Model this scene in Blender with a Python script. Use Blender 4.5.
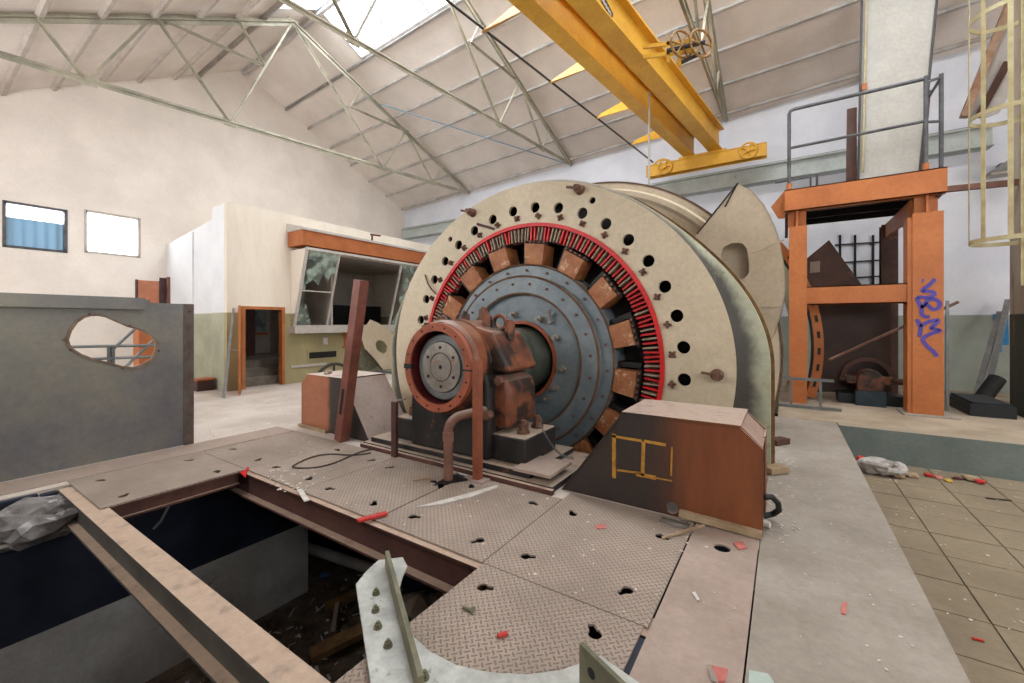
import bpy, bmesh, math, random
from mathutils import Vector, Matrix
from mathutils.geometry import tessellate_polygon
random.seed(7)
for o in list(bpy.data.objects): bpy.data.objects.remove(o)
SC = bpy.context.scene
COL = SC.collection
PI = math.pi
R = math.radians

# ------------------------------------------------------------------ camera
F_PX, HOR, YAW, EYE = 417.0, 322.7, R(33.2), 1.6
cd = bpy.data.cameras.new('camera'); cam = bpy.data.objects.new('camera', cd); COL.objects.link(cam)
cd.sensor_width = 36.0; cd.lens = 36.0 * F_PX / 1024.0
cd.shift_y = -(341.5 - HOR) / 1024.0
cd.clip_start = 0.05; cd.clip_end = 200
cam.location = (0, 0, EYE); cam.rotation_euler = (R(90), 0, YAW)
SC.camera = cam

# ------------------------------------------------------------------ world and exposure
w = bpy.data.worlds.new('sky'); SC.world = w; w.use_nodes = True
bg = w.node_tree.nodes['Background']
bg.inputs[0].default_value = (0.95, 0.975, 1.0, 1); bg.inputs[1].default_value = 14.0
vs = SC.view_settings
vs.view_transform = 'Standard'; vs.look = 'None'; vs.exposure = 0.0; vs.gamma = 1.0; vs.use_curve_mapping = False
SC.cycles.diffuse_bounces = 6; SC.cycles.max_bounces = 10

def portal(name, loc, rot, sx, sy):
    l = bpy.data.lights.new(name, 'AREA'); l.shape = 'RECTANGLE'; l.size = sx; l.size_y = sy
    l.cycles.is_portal = True
    o = bpy.data.objects.new(name, l); COL.objects.link(o); o.location = loc; o.rotation_euler = rot
    return o

# ------------------------------------------------------------------ pixel to place
CY, SY = math.cos(YAW), math.sin(YAW)
def ray(u, v):
    r = (u - 512) / F_PX
    return Vector((CY * r - SY, SY * r + CY, (HOR - v) / F_PX))
def PZ(u, v, z=0.0):
    d = ray(u, v); t = (z - EYE) / d.z; return Vector((d.x * t, d.y * t, z))
def PY(u, v, y):
    d = ray(u, v); t = y / d.y; return Vector((d.x * t, y, EYE + d.z * t))
def PX(u, v, x):
    d = ray(u, v); t = x / d.x; return Vector((x, d.y * t, EYE + d.z * t))

# ------------------------------------------------------------------ materials
MATS = {}
def srgb(c):
    return tuple(((x / 255) / 12.92 if x / 255 <= 0.04045 else ((x / 255 + 0.055) / 1.055) ** 2.4) for x in c) + (1,)
PALE = {'plaster_wall', 'plaster_far', 'roof_boards', 'dusty_floor', 'booth_wall', 'booth_side', 'purlin_paint', 'checker_plate'}
def mat(name, c1, c2=None, scale=3.0, rough=0.6, metal=0.0, bump=0.0, spots=None, spot_at=0.62, spot_scale=2.0,
        dust=0.0, streak=False, detail=8, bscale=30.0, dustcol=(196, 182, 168), split=None, alpha=None, spec=0.35, band=None):
    if name in MATS: return MATS[name]
    lev = 1.0 if name in PALE else 0.78
    def srgb(c, f=globals()['srgb']):
        q = f(c); g = .2126 * q[0] + .7152 * q[1] + .0722 * q[2]
        return tuple(lev * (x * .92 + g * .08) for x in q[:3]) + (1,)
    m = bpy.data.materials.new(name); m.use_nodes = True; MATS[name] = m
    nt = m.node_tree; N = nt.nodes; L = nt.links
    b = N['Principled BSDF']; b.inputs['Roughness'].default_value = rough; b.inputs['Metallic'].default_value = metal
    b.inputs['Specular IOR Level'].default_value = spec
    tc = N.new('ShaderNodeTexCoord'); geo = N.new('ShaderNodeNewGeometry')
    mp = N.new('ShaderNodeMapping'); L.new(geo.outputs['Position'], mp.inputs[0])
    if streak: mp.inputs['Scale'].default_value = (1, 1, 0.22)
    def noise(s, d=detail, rgh=0.6):
        n = N.new('ShaderNodeTexNoise'); n.inputs['Scale'].default_value = s; n.inputs['Detail'].default_value = d
        n.inputs['Roughness'].default_value = rgh; L.new(mp.outputs[0], n.inputs['Vector']); return n.outputs[0]
    def ramp(sock, a, bb):
        r = N.new('ShaderNodeMapRange'); r.interpolation_type = 'SMOOTHSTEP'; r.inputs[1].default_value = a; r.inputs[2].default_value = bb
        L.new(sock, r.inputs[0]); return r.outputs[0]
    def mix(f, a, bb):
        x = N.new('ShaderNodeMix'); x.data_type = 'RGBA'
        if isinstance(f, float): x.inputs[0].default_value = f
        else: L.new(f, x.inputs[0])
        for s, i in ((a, 6), (bb, 7)):
            if isinstance(s, tuple): x.inputs[i].default_value = s
            else: L.new(s, x.inputs[i])
        return x.outputs[2]
    col = srgb(c1)
    if c2 is not None: col = mix(ramp(noise(scale), 0.3, 0.7), srgb(c1), srgb(c2))
    if split:   # paint line: (axis, height, colour below)
        sp = N.new('ShaderNodeSeparateXYZ'); L.new(geo.outputs['Position'], sp.inputs[0])
        low = mix(ramp(noise(scale), 0.3, 0.7), srgb(split[1]), srgb(tuple(int(k * 0.86) for k in split[1])))
        col = mix(ramp(sp.outputs[2], split[0] - 0.012, split[0] + 0.012), low, col)
    if band:   # paint of another colour between two x positions: (x0, x1, softness, colour)
        sp = N.new('ShaderNodeSeparateXYZ'); L.new(geo.outputs['Position'], sp.inputs[0])
        nz = N.new('ShaderNodeMath'); nz.operation = 'MULTIPLY_ADD'; L.new(noise(3.5), nz.inputs[0]); nz.inputs[1].default_value = band[2] * 2.2; L.new(sp.outputs[band[4] if len(band) > 4 else 0], nz.inputs[2])
        sh_ = band[2] * 1.1
        f1 = ramp(nz.outputs[0], band[0] + sh_ - band[2], band[0] + sh_ + band[2]); f2 = ramp(nz.outputs[0], band[1] + sh_ + band[2], band[1] + sh_ - band[2])
        mb_ = N.new('ShaderNodeMath'); mb_.operation = 'MULTIPLY'; L.new(f1, mb_.inputs[0]); L.new(f2, mb_.inputs[1])
        col = mix(mb_.outputs[0], col, srgb(band[3]))
    if spots:
        col = mix(ramp(noise(spot_scale, 10, 0.68), spot_at - 0.035, spot_at + 0.045), col, srgb(spots))
    if dust > 0:
        sn = N.new('ShaderNodeSeparateXYZ'); L.new(geo.outputs['True Normal'], sn.inputs[0])
        d1 = ramp(sn.outputs[2], 0.45, 0.9); d2 = ramp(noise(6.0), 0.12, 0.5)
        mm = N.new('ShaderNodeMath'); mm.operation = 'MULTIPLY'; L.new(d1, mm.inputs[0]); L.new(d2, mm.inputs[1])
        m2 = N.new('ShaderNodeMath'); m2.operation = 'MULTIPLY'; L.new(mm.outputs[0], m2.inputs[0]); m2.inputs[1].default_value = dust
        col = mix(m2.outputs[0], col, srgb(dustcol))
    gm = N.new('ShaderNodeMapRange'); L.new(noise(17.0, 12, .8), gm.inputs[0]); gm.inputs[1].default_value = .3; gm.inputs[2].default_value = .68
    gv = 0.08 if name in PALE else 0.2
    gm.inputs[3].default_value = 1 - gv; gm.inputs[4].default_value = 1 + gv * .5
    gx = N.new('ShaderNodeMix'); gx.data_type = 'RGBA'; gx.blend_type = 'MULTIPLY'; gx.inputs[0].default_value = 1.0
    if isinstance(col, tuple): gx.inputs[6].default_value = col
    else: L.new(col, gx.inputs[6])
    L.new(gm.outputs[0], gx.inputs[7]); col = gx.outputs[2]
    if isinstance(col, tuple): b.inputs['Base Color'].default_value = col
    else: L.new(col, b.inputs['Base Color'])
    if bump > 0:
        bp = N.new('ShaderNodeBump'); bp.inputs['Strength'].default_value = bump; bp.inputs['Distance'].default_value = 0.02
        L.new(noise(bscale, 6), bp.inputs['Height']); L.new(bp.outputs[0], b.inputs['Normal'])
    return m

def checker_mat():
    m = mat('checker_plate', (164, 148, 134), (140, 125, 112), 1.6, 0.62, 0.0, 0, spots=(150, 118, 96), spot_at=0.7, spot_scale=3.0)
    nt = m.node_tree; N = nt.nodes; L = nt.links; b = N['Principled BSDF']
    geo = N.new('ShaderNodeNewGeometry')
    mp = N.new('ShaderNodeMapping'); mp.inputs['Rotation'].default_value = (0, 0, R(45)); k = 1 / 0.031
    mp.inputs['Scale'].default_value = (k, k, k); L.new(geo.outputs['Position'], mp.inputs[0])
    s = N.new('ShaderNodeSeparateXYZ'); L.new(mp.outputs[0], s.inputs[0])
    def M(op, a, bb=None, c=None):
        n = N.new('ShaderNodeMath'); n.operation = op
        for i, x in enumerate((a, bb, c)):
            if x is None: continue
            if isinstance(x, (int, float)): n.inputs[i].default_value = x
            else: L.new(x, n.inputs[i])
        return n.outputs[0]
    x, y = s.outputs[0], s.outputs[1]
    par = M('MODULO', M('ADD', M('ADD', M('FLOOR', x), M('FLOOR', y)), 4000), 2)
    lx = M('SUBTRACT', M('FRACT', x), 0.5); ly = M('SUBTRACT', M('FRACT', y), 0.5)
    inv = M('SUBTRACT', 1, par)
    a = M('ADD', M('MULTIPLY', lx, par), M('MULTIPLY', ly, inv)); c = M('ADD', M('MULTIPLY', ly, par), M('MULTIPLY', lx, inv))
    e = M('ADD', M('POWER', M('DIVIDE', M('ABSOLUTE', a), 0.56), 2), M('POWER', M('DIVIDE', M('ABSOLUTE', c), 0.17), 2))
    mr = N.new('ShaderNodeMapRange'); mr.interpolation_type = 'SMOOTHSTEP'; mr.inputs[1].default_value = 1.15; mr.inputs[2].default_value = 0.35
    L.new(e, mr.inputs[0])
    bp = N.new('ShaderNodeBump'); bp.inputs['Strength'].default_value = 1.0; bp.inputs['Distance'].default_value = 0.008
    L.new(mr.outputs[0], bp.inputs['Height']); L.new(bp.outputs[0], b.inputs['Normal'])
    # dirt gathers between the raised bars, the bars are worn brighter
    src = b.inputs['Base Color'].links[0].from_socket
    mx = N.new('ShaderNodeMix'); mx.data_type = 'RGBA'; L.new(M('MULTIPLY', mr.outputs[0], 0.26), mx.inputs[0]); L.new(src, mx.inputs[6])
    mx.inputs[7].default_value = srgb((128, 110, 100)); L.new(mx.outputs[2], b.inputs['Base Color'])
    return m

WALLW = (228, 221, 212)
M_ = dict(
    wall=lambda: mat('plaster_wall', (236, 226, 216), (222, 212, 202), 0.9, 0.85, bump=0.15, spots=(190, 172, 150), spot_at=0.74, spot_scale=0.8, bscale=12),
    wall_far=lambda: mat('plaster_far', (226, 228, 236), (210, 212, 222), 0.8, 0.85, bump=0.15, spots=(206, 184, 150), spot_at=0.70, spot_scale=0.55, bscale=12, split=(1.78, (164, 172, 160))),
    roof=lambda: mat('roof_boards', (232, 222, 214), (216, 205, 196), 0.8, 0.85, spots=(176, 150, 122), spot_at=0.73, spot_scale=0.7),
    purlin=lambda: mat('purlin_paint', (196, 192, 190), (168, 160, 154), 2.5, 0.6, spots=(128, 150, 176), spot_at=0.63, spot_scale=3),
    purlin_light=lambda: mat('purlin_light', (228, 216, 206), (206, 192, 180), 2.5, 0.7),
    truss=lambda: mat('truss_green', (206, 198, 174), (160, 156, 138), 1.5, 0.55, spots=(112, 96, 78), spot_at=0.68, spot_scale=4),
    floor=lambda: mat('dusty_floor', (200, 188, 178), (176, 163, 152), 1.2, 0.9, bump=0.3, spots=(226, 220, 214), spot_at=0.66, spot_scale=6),
    walk=lambda: mat('concrete_walk', (172, 161, 149), (148, 137, 124), 1.4, 0.85, bump=0.25, spots=(132, 116, 98), spot_at=0.70, spot_scale=2.4),
    tile=lambda: mat('floor_tile', (150, 134, 108), (130, 115, 92), 1.3, 0.8, bump=0.15, spots=(178, 164, 144), spot_at=0.66, spot_scale=3),
    grout=lambda: mat('grout', (134, 119, 95), (120, 106, 84), 4, 0.9),
    plinth=lambda: mat('plinth_paint', (130, 142, 137), (106, 118, 113), 1.2, 0.7, spots=(134, 132, 118), spot_at=0.68, spot_scale=2, dust=0.95, dustcol=(170, 152, 128)),
    plate=checker_mat,
    flatplate=lambda: mat('flat_plate', (182, 161, 147), (162, 142, 129), 1.5, 0.6, bump=0.05, spots=(176, 134, 92), spot_at=0.655, spot_scale=5),
    beam=lambda: mat('beam_rust', (104, 64, 54), (80, 50, 44), 3, 0.7, bump=0.15, spots=(148, 84, 56), spot_at=0.66, spot_scale=4, dust=0.95, dustcol=(196, 168, 146)),
    beam2=lambda: mat('beam_steel', (108, 104, 98), (84, 80, 74), 3, 0.6, bump=0.15, spots=(158, 104, 74), spot_at=0.64, spot_scale=4, dust=0.95, dustcol=(206, 178, 154)),
    pitdark=lambda: mat('pit_wall', (200, 200, 198), (168, 168, 166), 1.5, 0.7, split=None, spots=(90, 90, 80), spot_at=0.66),
    navy=lambda: mat('pit_navy', (44, 52, 72), (28, 34, 50), 2.0, 0.45, spots=(60, 66, 82), spot_at=0.72, spot_scale=2),
    dirt=lambda: mat('pit_dirt', (120, 102, 86), (74, 62, 52), 5, 0.95, bump=0.8, spots=(110, 92, 74), spot_at=0.64, spot_scale=8),
    cream=lambda: mat('stator_cream', (222, 206, 176), (206, 190, 160), 1.3, 0.5, spots=(168, 138, 104), spot_at=0.745, spot_scale=2.5),
    rim=lambda: mat('stator_rim', (182, 184, 156), (160, 160, 134), 1.2, 0.5, band=(4.9, 5.255, .05, (66, 62, 54), 1), spots=(110, 104, 86), spot_at=0.60, spot_scale=1.1, dust=0.75, dustcol=(146, 136, 116)),
    drum=lambda: mat('drum_cream', (226, 208, 180), (208, 188, 158), 1.0, 0.55, spots=(178, 132, 86), spot_at=0.70, spot_scale=2),
    red=lambda: mat('red_paint', (236, 14, 18), (206, 10, 14), 6, 0.45),
    darkred=lambda: mat('dark_red', (96, 14, 16), (54, 10, 12), 4, 0.5),
    coil=lambda: mat('coil_wrap', (186, 166, 140), (128, 104, 84), 25, 0.7, spots=(206, 198, 188), spot_at=0.6, spot_scale=30),
    blue=lambda: mat('rotor_blue', (138, 150, 156), (106, 120, 128), 1.8, 0.42, spots=(128, 108, 92), spot_at=0.71, spot_scale=4, dust=0.4),
    rustedge=lambda: mat('rust_edge', (122, 92, 66), (92, 66, 48), 8, 0.7),
    wood=lambda: mat('pole_varnish', (190, 124, 74), (160, 92, 50), 6, 0.5, bump=0.2, spots=(216, 176, 140), spot_at=0.60, spot_scale=7),
    black=lambda: mat('black_steel', (34, 30, 28), (22, 20, 20), 4, 0.55),
    blackiron=lambda: mat('black_iron', (48, 44, 42), (30, 28, 27), 3, 0.55, bump=0.2, spots=(112, 68, 46), spot_at=0.64, spot_scale=4, dust=0.85, dustcol=(188, 166, 146)),
    brown=lambda: mat('brown_casting', (148, 84, 52), (92, 56, 42), 3.2, 0.38, bump=0.18, spots=(50, 40, 36), spot_at=0.53, spot_scale=2.2, dust=0.35, dustcol=(178, 150, 128)),
    orangeprimer=lambda: mat('orange_primer', (178, 92, 58), (150, 76, 48), 5, 0.6, spots=(110, 62, 44), spot_at=0.68, spot_scale=7),
    shaft=lambda: mat('shaft_steel', (116, 124, 112), (88, 98, 90), 3, 0.35, 0.4, spots=(140, 116, 80), spot_at=0.68),
    steel=lambda: mat('bare_steel', (176, 168, 156), (146, 138, 128), 6, 0.4, 0.4, spots=(168, 112, 72), spot_at=0.63, spot_scale=8),
    greysteel=lambda: mat('grey_steel', (142, 146, 146), (118, 122, 122), 4, 0.4, 0.5),
    bolt=lambda: mat('bolt_rust', (132, 92, 72), (94, 62, 50), 14, 0.6),
    pipe=lambda: mat('pipe_rust', (142, 98, 80), (112, 74, 60), 6, 0.65, bump=0.2, dust=0.5),
    boxrust=lambda: mat('cover_rust', (146, 82, 42), (104, 58, 34), 1.6, 0.45, bump=0.12, band=(-3, -.82, .16, (62, 52, 48)), spots=(58, 44, 36), spot_at=0.62, spot_scale=2.2, streak=True, dust=0.97, dustcol=(196, 172, 156)),
    boxorange=lambda: mat('cover_orange', (184, 114, 78), (164, 96, 64), 1.6, 0.5, bump=0.08, band=(-5.56, -4.0, .06, (62, 54, 52)), dust=0.97, dustcol=(222, 204, 192)),
    boxgrey=lambda: mat('cover_side', (180, 160, 148), (160, 138, 124), 1.6, 0.55, spots=(132, 104, 86), spot_at=0.64),
    postred=lambda: mat('red_oxide', (146, 86, 68), (120, 68, 55), 4, 0.5, spots=(176, 96, 70), spot_at=0.66, spot_scale=5),
    yellow=lambda: mat('crane_yellow', (248, 186, 16), (230, 166, 12), 1.6, 0.45, spots=(150, 100, 24), spot_at=0.70, spot_scale=3),
    orange=lambda: mat('tower_orange', (208, 122, 56), (190, 106, 46), 1.4, 0.5, spots=(140, 76, 44), spot_at=0.715, spot_scale=3),
    railgrey=lambda: mat('rail_grey', (110, 110, 114), (84, 82, 86), 6, 0.45, 0.3),
    brownsheet=lambda: mat('brown_sheet', (104, 66, 50), (74, 46, 36), 2.0, 0.55, spots=(138, 90, 66), spot_at=0.66, spot_scale=3),
    panelgrey=lambda: mat('panel_grey', (190, 184, 174), (178, 172, 162), 1.5, 0.5),
    darkframe=lambda: mat('dark_frame', (70, 62, 58), (52, 46, 44), 5, 0.5),
    ladder=lambda: mat('ladder_cream', (196, 182, 136), (170, 154, 108), 4, 0.5, spots=(124, 84, 52), spot_at=0.70, spot_scale=6),
    railbeam=lambda: mat('rail_beam', (214, 222, 218), (190, 198, 192), 2, 0.5, spots=(140, 118, 92), spot_at=0.68, spot_scale=3),
    gate=lambda: mat('gate_steel', (104, 105, 114), (146, 142, 124), 0.6, 0.3, bump=0.04, spots=(160, 152, 138), spot_at=0.76, spot_scale=5),
    gateedge=lambda: mat('gate_edge', (150, 128, 106), (110, 84, 66), 8, 0.6),
    galv=lambda: mat('galvanised', (206, 208, 202), (176, 178, 172), 9, 0.42, 0.25, spots=(150, 150, 138), spot_at=0.64, spot_scale=14),
    olive=lambda: mat('olive_steel', (132, 128, 100), (104, 102, 80), 6, 0.5, spots=(150, 84, 60), spot_at=0.70, spot_scale=9),
    booth=lambda: mat('booth_wall', (224, 214, 198), (212, 200, 184), 1.0, 0.8, spots=(180, 164, 140), spot_at=0.74, split=(1.84, (164, 154, 112)), streak=True),
    boothside=lambda: mat('booth_side', (222, 222, 224), (208, 210, 214), 1.0, 0.75, split=(1.84, (176, 176, 150))),
    fascia=lambda: mat('fascia_orange', (200, 116, 58), (182, 100, 46), 3, 0.5),
    whitewood=lambda: mat('white_frame', (214, 206, 198), (196, 186, 176), 3, 0.6),
    doororange=lambda: mat('door_frame_orange', (206, 126, 62), (184, 106, 48), 4, 0.5),
    interior=lambda: mat('booth_inside', (214, 204, 194), (190, 180, 170), 2, 0.8),
    darkcab=lambda: mat('dark_cabinet', (36, 40, 44), (22, 26, 30), 2, 0.5),
    purple=lambda: mat('door_purple', (92, 62, 62), (74, 48, 50), 3, 0.5),
    step=lambda: mat('step_concrete', (140, 132, 118), (112, 104, 92), 4, 0.85, dust=0.4),
    plywood=lambda: mat('orange_board', (212, 140, 104), (196, 122, 88), 2.5, 0.6),
    timber=lambda: mat('raw_timber', (190, 166, 132), (160, 134, 100), 6, 0.8),
    timber2=lambda: mat('old_timber', (150, 112, 66), (112, 82, 48), 6, 0.85),
    paper=lambda: mat('paper', (226, 220, 212), (206, 198, 190), 12, 0.8),
    plastic=lambda: mat('plastic_bag', (206, 200, 194), (150, 144, 138), 10, 0.4),
    tape=lambda: mat('red_tape', (214, 54, 40), (190, 36, 30), 10, 0.5),
    pinkrag=lambda: mat('pink_card', (216, 128, 118), (196, 100, 92), 10, 0.7),
    yellowbit=lambda: mat('yellow_bit', (222, 188, 40), (200, 160, 30), 10, 0.6),
    cable=lambda: mat('cable', (84, 70, 58), (62, 50, 42), 10, 0.7),
    rubber=lambda: mat('rubber', (44, 42, 42), (30, 28, 28), 10, 0.6),
    spray=lambda: mat('blue_spray', (92, 78, 176), (78, 66, 160), 10, 0.6),
    yspray=lambda: mat('yellow_spray', (206, 150, 30), (170, 116, 30), 14, 0.6),
    cyan=lambda: mat('cyan_spray', (40, 150, 210), (30, 130, 190), 10, 0.6),
    lamp=lambda: mat('lamp_grey', (150, 148, 146), (126, 124, 122), 5, 0.5),
    pilaster=lambda: mat('pilaster', (214, 200, 186), (190, 168, 146), 1.5, 0.85, spots=(150, 108, 76), spot_at=0.6, spot_scale=1.2, split=(1.75, (92, 92, 80)), streak=True),
    inkblack=lambda: mat('stencil_black', (44, 38, 24), (34, 30, 22), 10, 0.6),
    brick=lambda: mat('rubble', (176, 156, 138), (146, 122, 102), 10, 0.9, bump=0.5),
    bluecover=lambda: mat('blue_litter', (70, 130, 180), (60, 110, 160), 10, 0.5),
)
def m(k): return M_[k]()
def glass_mat(name, col, alpha, rough=0.05):
    if name in MATS: return MATS[name]
    mm = bpy.data.materials.new(name); mm.use_nodes = True; MATS[name] = mm
    nt = mm.node_tree; b = nt.nodes['Principled BSDF']; out = nt.nodes['Material Output']
    b.inputs['Base Color'].default_value = srgb(col); b.inputs['Roughness'].default_value = rough
    t = nt.nodes.new('ShaderNodeBsdfTransparent'); t.inputs[0].default_value = (0.96, 0.99, 1, 1)
    x = nt.nodes.new('ShaderNodeMixShader'); x.inputs[0].default_value = alpha
    nt.links.new(t.outputs[0], x.inputs[1]); nt.links.new(b.outputs[0], x.inputs[2]); nt.links.new(x.outputs[0], out.inputs[0])
    return mm

# ------------------------------------------------------------------ mesh helpers
class MB:
    def __init__(s): s.v = []; s.f = []
    def add(s, vs, fs):
        n = len(s.v); s.v += [Vector(p) for p in vs]; s.f += [tuple(i + n for i in f) for f in fs]; return s
    def box(s, x0, x1, y0, y1, z0, z1):
        x0, x1 = min(x0, x1), max(x0, x1); y0, y1 = min(y0, y1), max(y0, y1); z0, z1 = min(z0, z1), max(z0, z1)
        return s.add([(x0, y0, z0), (x1, y0, z0), (x1, y1, z0), (x0, y1, z0), (x0, y0, z1), (x1, y0, z1), (x1, y1, z1), (x0, y1, z1)],
                     [(0, 3, 2, 1), (4, 5, 6, 7), (0, 1, 5, 4), (1, 2, 6, 5), (2, 3, 7, 6), (3, 0, 4, 7)])
    def bar(s, p, q, wd, h, up=(0, 0, 1)):
        p, q = Vector(p), Vector(q); d = (q - p).normalized(); u = Vector(up)
        a = d.cross(u)
        if a.length < 1e-4: a = d.cross(Vector((1, 0, 0)))
        a.normalize(); u = a.cross(d).normalized()
        a *= wd / 2; u *= h / 2
        return s.add([p - a - u, p + a - u, p + a + u, p - a + u, q - a - u, q + a - u, q + a + u, q - a + u],
                     [(0, 3, 2, 1), (4, 5, 6, 7), (0, 1, 5, 4), (1, 2, 6, 5), (2, 3, 7, 6), (3, 0, 4, 7)])
    def angle_bar(s, p, q, wd, th, up=(0, 0, 1)):
        p, q = Vector(p), Vector(q); d = (q - p).normalized(); u = Vector(up); a = d.cross(u)
        if a.length < 1e-4: a = d.cross(Vector((1, 0, 0)))
        a.normalize(); u = a.cross(d).normalized()
        s.bar(p + a * wd / 2, q + a * wd / 2, wd, th, up); s.bar(p + u * wd / 2, q + u * wd / 2, th, wd, up); return s
    def cyl(s, p, q, r0, r1=None, n=16, cap=True):
        r1 = r0 if r1 is None else r1
        p, q = Vector(p), Vector(q); d = (q - p).normalized(); a = d.orthogonal().normalized(); b = d.cross(a)
        vs = []
        for c, r in ((p, r0), (q, r1)):
            vs += [c + a * (r * math.cos(2 * PI * i / n)) + b * (r * math.sin(2 * PI * i / n)) for i in range(n)]
        fs = [(i, (i + 1) % n, n + (i + 1) % n, n + i) for i in range(n)]
        if cap: fs += [tuple(range(n - 1, -1, -1)), tuple(range(n, 2 * n))]
        return s.add(vs, fs)
    def tube(s, pts, r, n=10, closed=False):
        pts = [Vector(p) for p in pts]; k = len(pts); vs = []; prev = None
        for i in range(k):
            if closed: d = pts[(i + 1) % k] - pts[i - 1]
            else: d = pts[min(i + 1, k - 1)] - pts[max(i - 1, 0)]
            d.normalize()
            a = d.orthogonal().normalized() if prev is None else (prev - d * prev.dot(d)).normalized()
            prev = a; b = d.cross(a)
            vs += [pts[i] + a * (r * math.cos(2 * PI * j / n)) + b * (r * math.sin(2 * PI * j / n)) for j in range(n)]
        fs = []
        for i in range(k if closed else k - 1):
            i2 = (i + 1) % k
            fs += [(i * n + j, i * n + (j + 1) % n, i2 * n + (j + 1) % n, i2 * n + j) for j in range(n)]
        if not closed: fs += [tuple(range(n - 1, -1, -1)), tuple((k - 1) * n + j for j in range(n))]
        return s.add(vs, fs)
    def lathe(s, prof, c, n=64, axis='Y', a0=0.0, a1=2 * PI):
        """prof: list of (radius, distance along axis); c: centre"""
        full = abs(a1 - a0 - 2 * PI) < 1e-6; k = n if full else n + 1; vs = []
        c = Vector(c)
        for r, t in prof:
            for i in range(k):
                a = a0 + (a1 - a0) * i / n; x, y = r * math.cos(a), r * math.sin(a)
                vs.append(c + (Vector((x, t, y)) if axis == 'Y' else Vector((t, x, y)) if axis == 'X' else Vector((x, y, t))))
        fs = []
        for j in range(len(prof) - 1):
            for i in range(n):
                i2 = (i + 1) % k
                fs.append((j * k + i, j * k + i2, (j + 1) * k + i2, (j + 1) * k + i))
        return s.add(vs, fs)
    def prism(s, poly, d):
        n = len(poly); d = Vector(d); vs = [Vector(p) for p in poly] + [Vector(p) + d for p in poly]
        fs = [tuple(range(n)), tuple(range(2 * n - 1, n - 1, -1))] + [(i, n + i, n + (i + 1) % n, (i + 1) % n) for i in range(n)]
        return s.add(vs, fs)
    def sheet(s, loops, o, ax, ay, th):
        """flat sheet: loops[0] outline, others holes (2D); o origin, ax ay axes, th thickness vector"""
        o, ax, ay, th = Vector(o), Vector(ax), Vector(ay), Vector(th)
        P = [[Vector((p[0], p[1], 0)) for p in l] for l in loops]
        tri = tessellate_polygon(P); flat = [p for l in P for p in l]; n = len(flat)
        vs = [o + ax * p.x + ay * p.y for p in flat]; vs += [q + th for q in vs]
        fs = [t for t in tri] + [tuple(i + n for i in reversed(t)) for t in tri]
        b = 0
        for l in P:
            k = len(l); fs += [(b + i, b + (i + 1) % k, n + b + (i + 1) % k, n + b + i) for i in range(k)]; b += k
        return s.add(vs, fs)
    def rock(s, c, r, seed=0, flat=1.0):
        bm = bmesh.new(); bmesh.ops.create_icosphere(bm, subdivisions=1, radius=r); rr = random.Random(seed)
        bm.verts.ensure_lookup_table()
        vs = [Vector((p.co.x * rr.uniform(.6, 1.25), p.co.y * rr.uniform(.6, 1.25), p.co.z * flat * rr.uniform(.6, 1.2))) + Vector(c) for p in bm.verts]
        fs = [tuple(v.index for v in f.verts) for f in bm.faces]; bm.free(); return s.add(vs, fs)
    def mesh(s, name, material, off=Vector((0, 0, 0)), smooth=True, angle=32):
        me = bpy.data.meshes.new(name); me.from_pydata([tuple(p - off) for p in s.v], [], s.f); me.validate(); me.update()
        bm = bmesh.new(); bm.from_mesh(me); bmesh.ops.remove_doubles(bm, verts=bm.verts, dist=1e-5)
        bmesh.ops.recalc_face_normals(bm, faces=bm.faces); bm.to_mesh(me); bm.free()
        if smooth: me.shade_smooth(); me.set_sharp_from_angle(angle=R(angle))
        me.materials.append(material); return me

ORG = {}
def obj(name, mb, material, parent=None, label=None, bevel=0, smooth=True, kind=None):
    if isinstance(material, str): material = m(material)
    off = ORG[parent.name] if parent else Vector((0, 0, 0))
    me = mb.mesh(name, material, off, smooth) if isinstance(mb, MB) else mb
    o = bpy.data.objects.new(name, me); COL.objects.link(o)
    if parent: o.parent = parent
    ORG[o.name] = off
    if bevel:
        b = o.modifiers.new('bevel', 'BEVEL'); b.width = bevel; b.segments = 2; b.limit_method = 'ANGLE'; b.angle_limit = R(40)
    if label: o['label'] = label
    if kind: o['kind'] = kind
    return o
def inst(name, me, parent, loc, rot=None, scale=None):
    """a part that shares mesh data; loc in world coordinates"""
    o = bpy.data.objects.new(name, me); COL.objects.link(o)
    off = ORG[parent.name] if parent else Vector((0, 0, 0))
    if parent: o.parent = parent
    o.location = Vector(loc) - off
    if rot is not None: o.rotation_euler = rot
    if scale is not None: o.scale = scale
    ORG[o.name] = Vector(loc); return o
def thing(name, label, cat, loc, group=None):
    o = bpy.data.objects.new(name, None); COL.objects.link(o); o.location = loc; o.empty_display_size = 0.2
    ORG[o.name] = Vector(loc); o['label'] = label; o['category'] = cat
    if group: o['group'] = group
    return o
def single(name, label, cat, mb, material, group=None, bevel=0, smooth=True, base=None):
    """a thing that is one mesh; origin at its base"""
    if base is None:
        xs = [p.x for p in mb.v]; ys = [p.y for p in mb.v]; zs = [p.z for p in mb.v]
        base = Vector(((min(xs) + max(xs)) / 2, (min(ys) + max(ys)) / 2, min(zs)))
    if isinstance(material, str): material = m(material)
    me = mb.mesh(name, material, Vector(base), smooth)
    o = bpy.data.objects.new(name, me); COL.objects.link(o); o.location = base; ORG[o.name] = Vector(base)
    o['label'] = label; o['category'] = cat
    if group: o['group'] = group
    if bevel:
        b = o.modifiers.new('bevel', 'BEVEL'); b.width = bevel; b.segments = 2; b.limit_method = 'ANGLE'; b.angle_limit = R(40)
    return o
def struct(name, mb, material, label=None, parent=None, smooth=False):
    o = obj(name, mb, material, parent, smooth=smooth); o['kind'] = 'structure'
    if label: o['label'] = label
    return o
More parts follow.
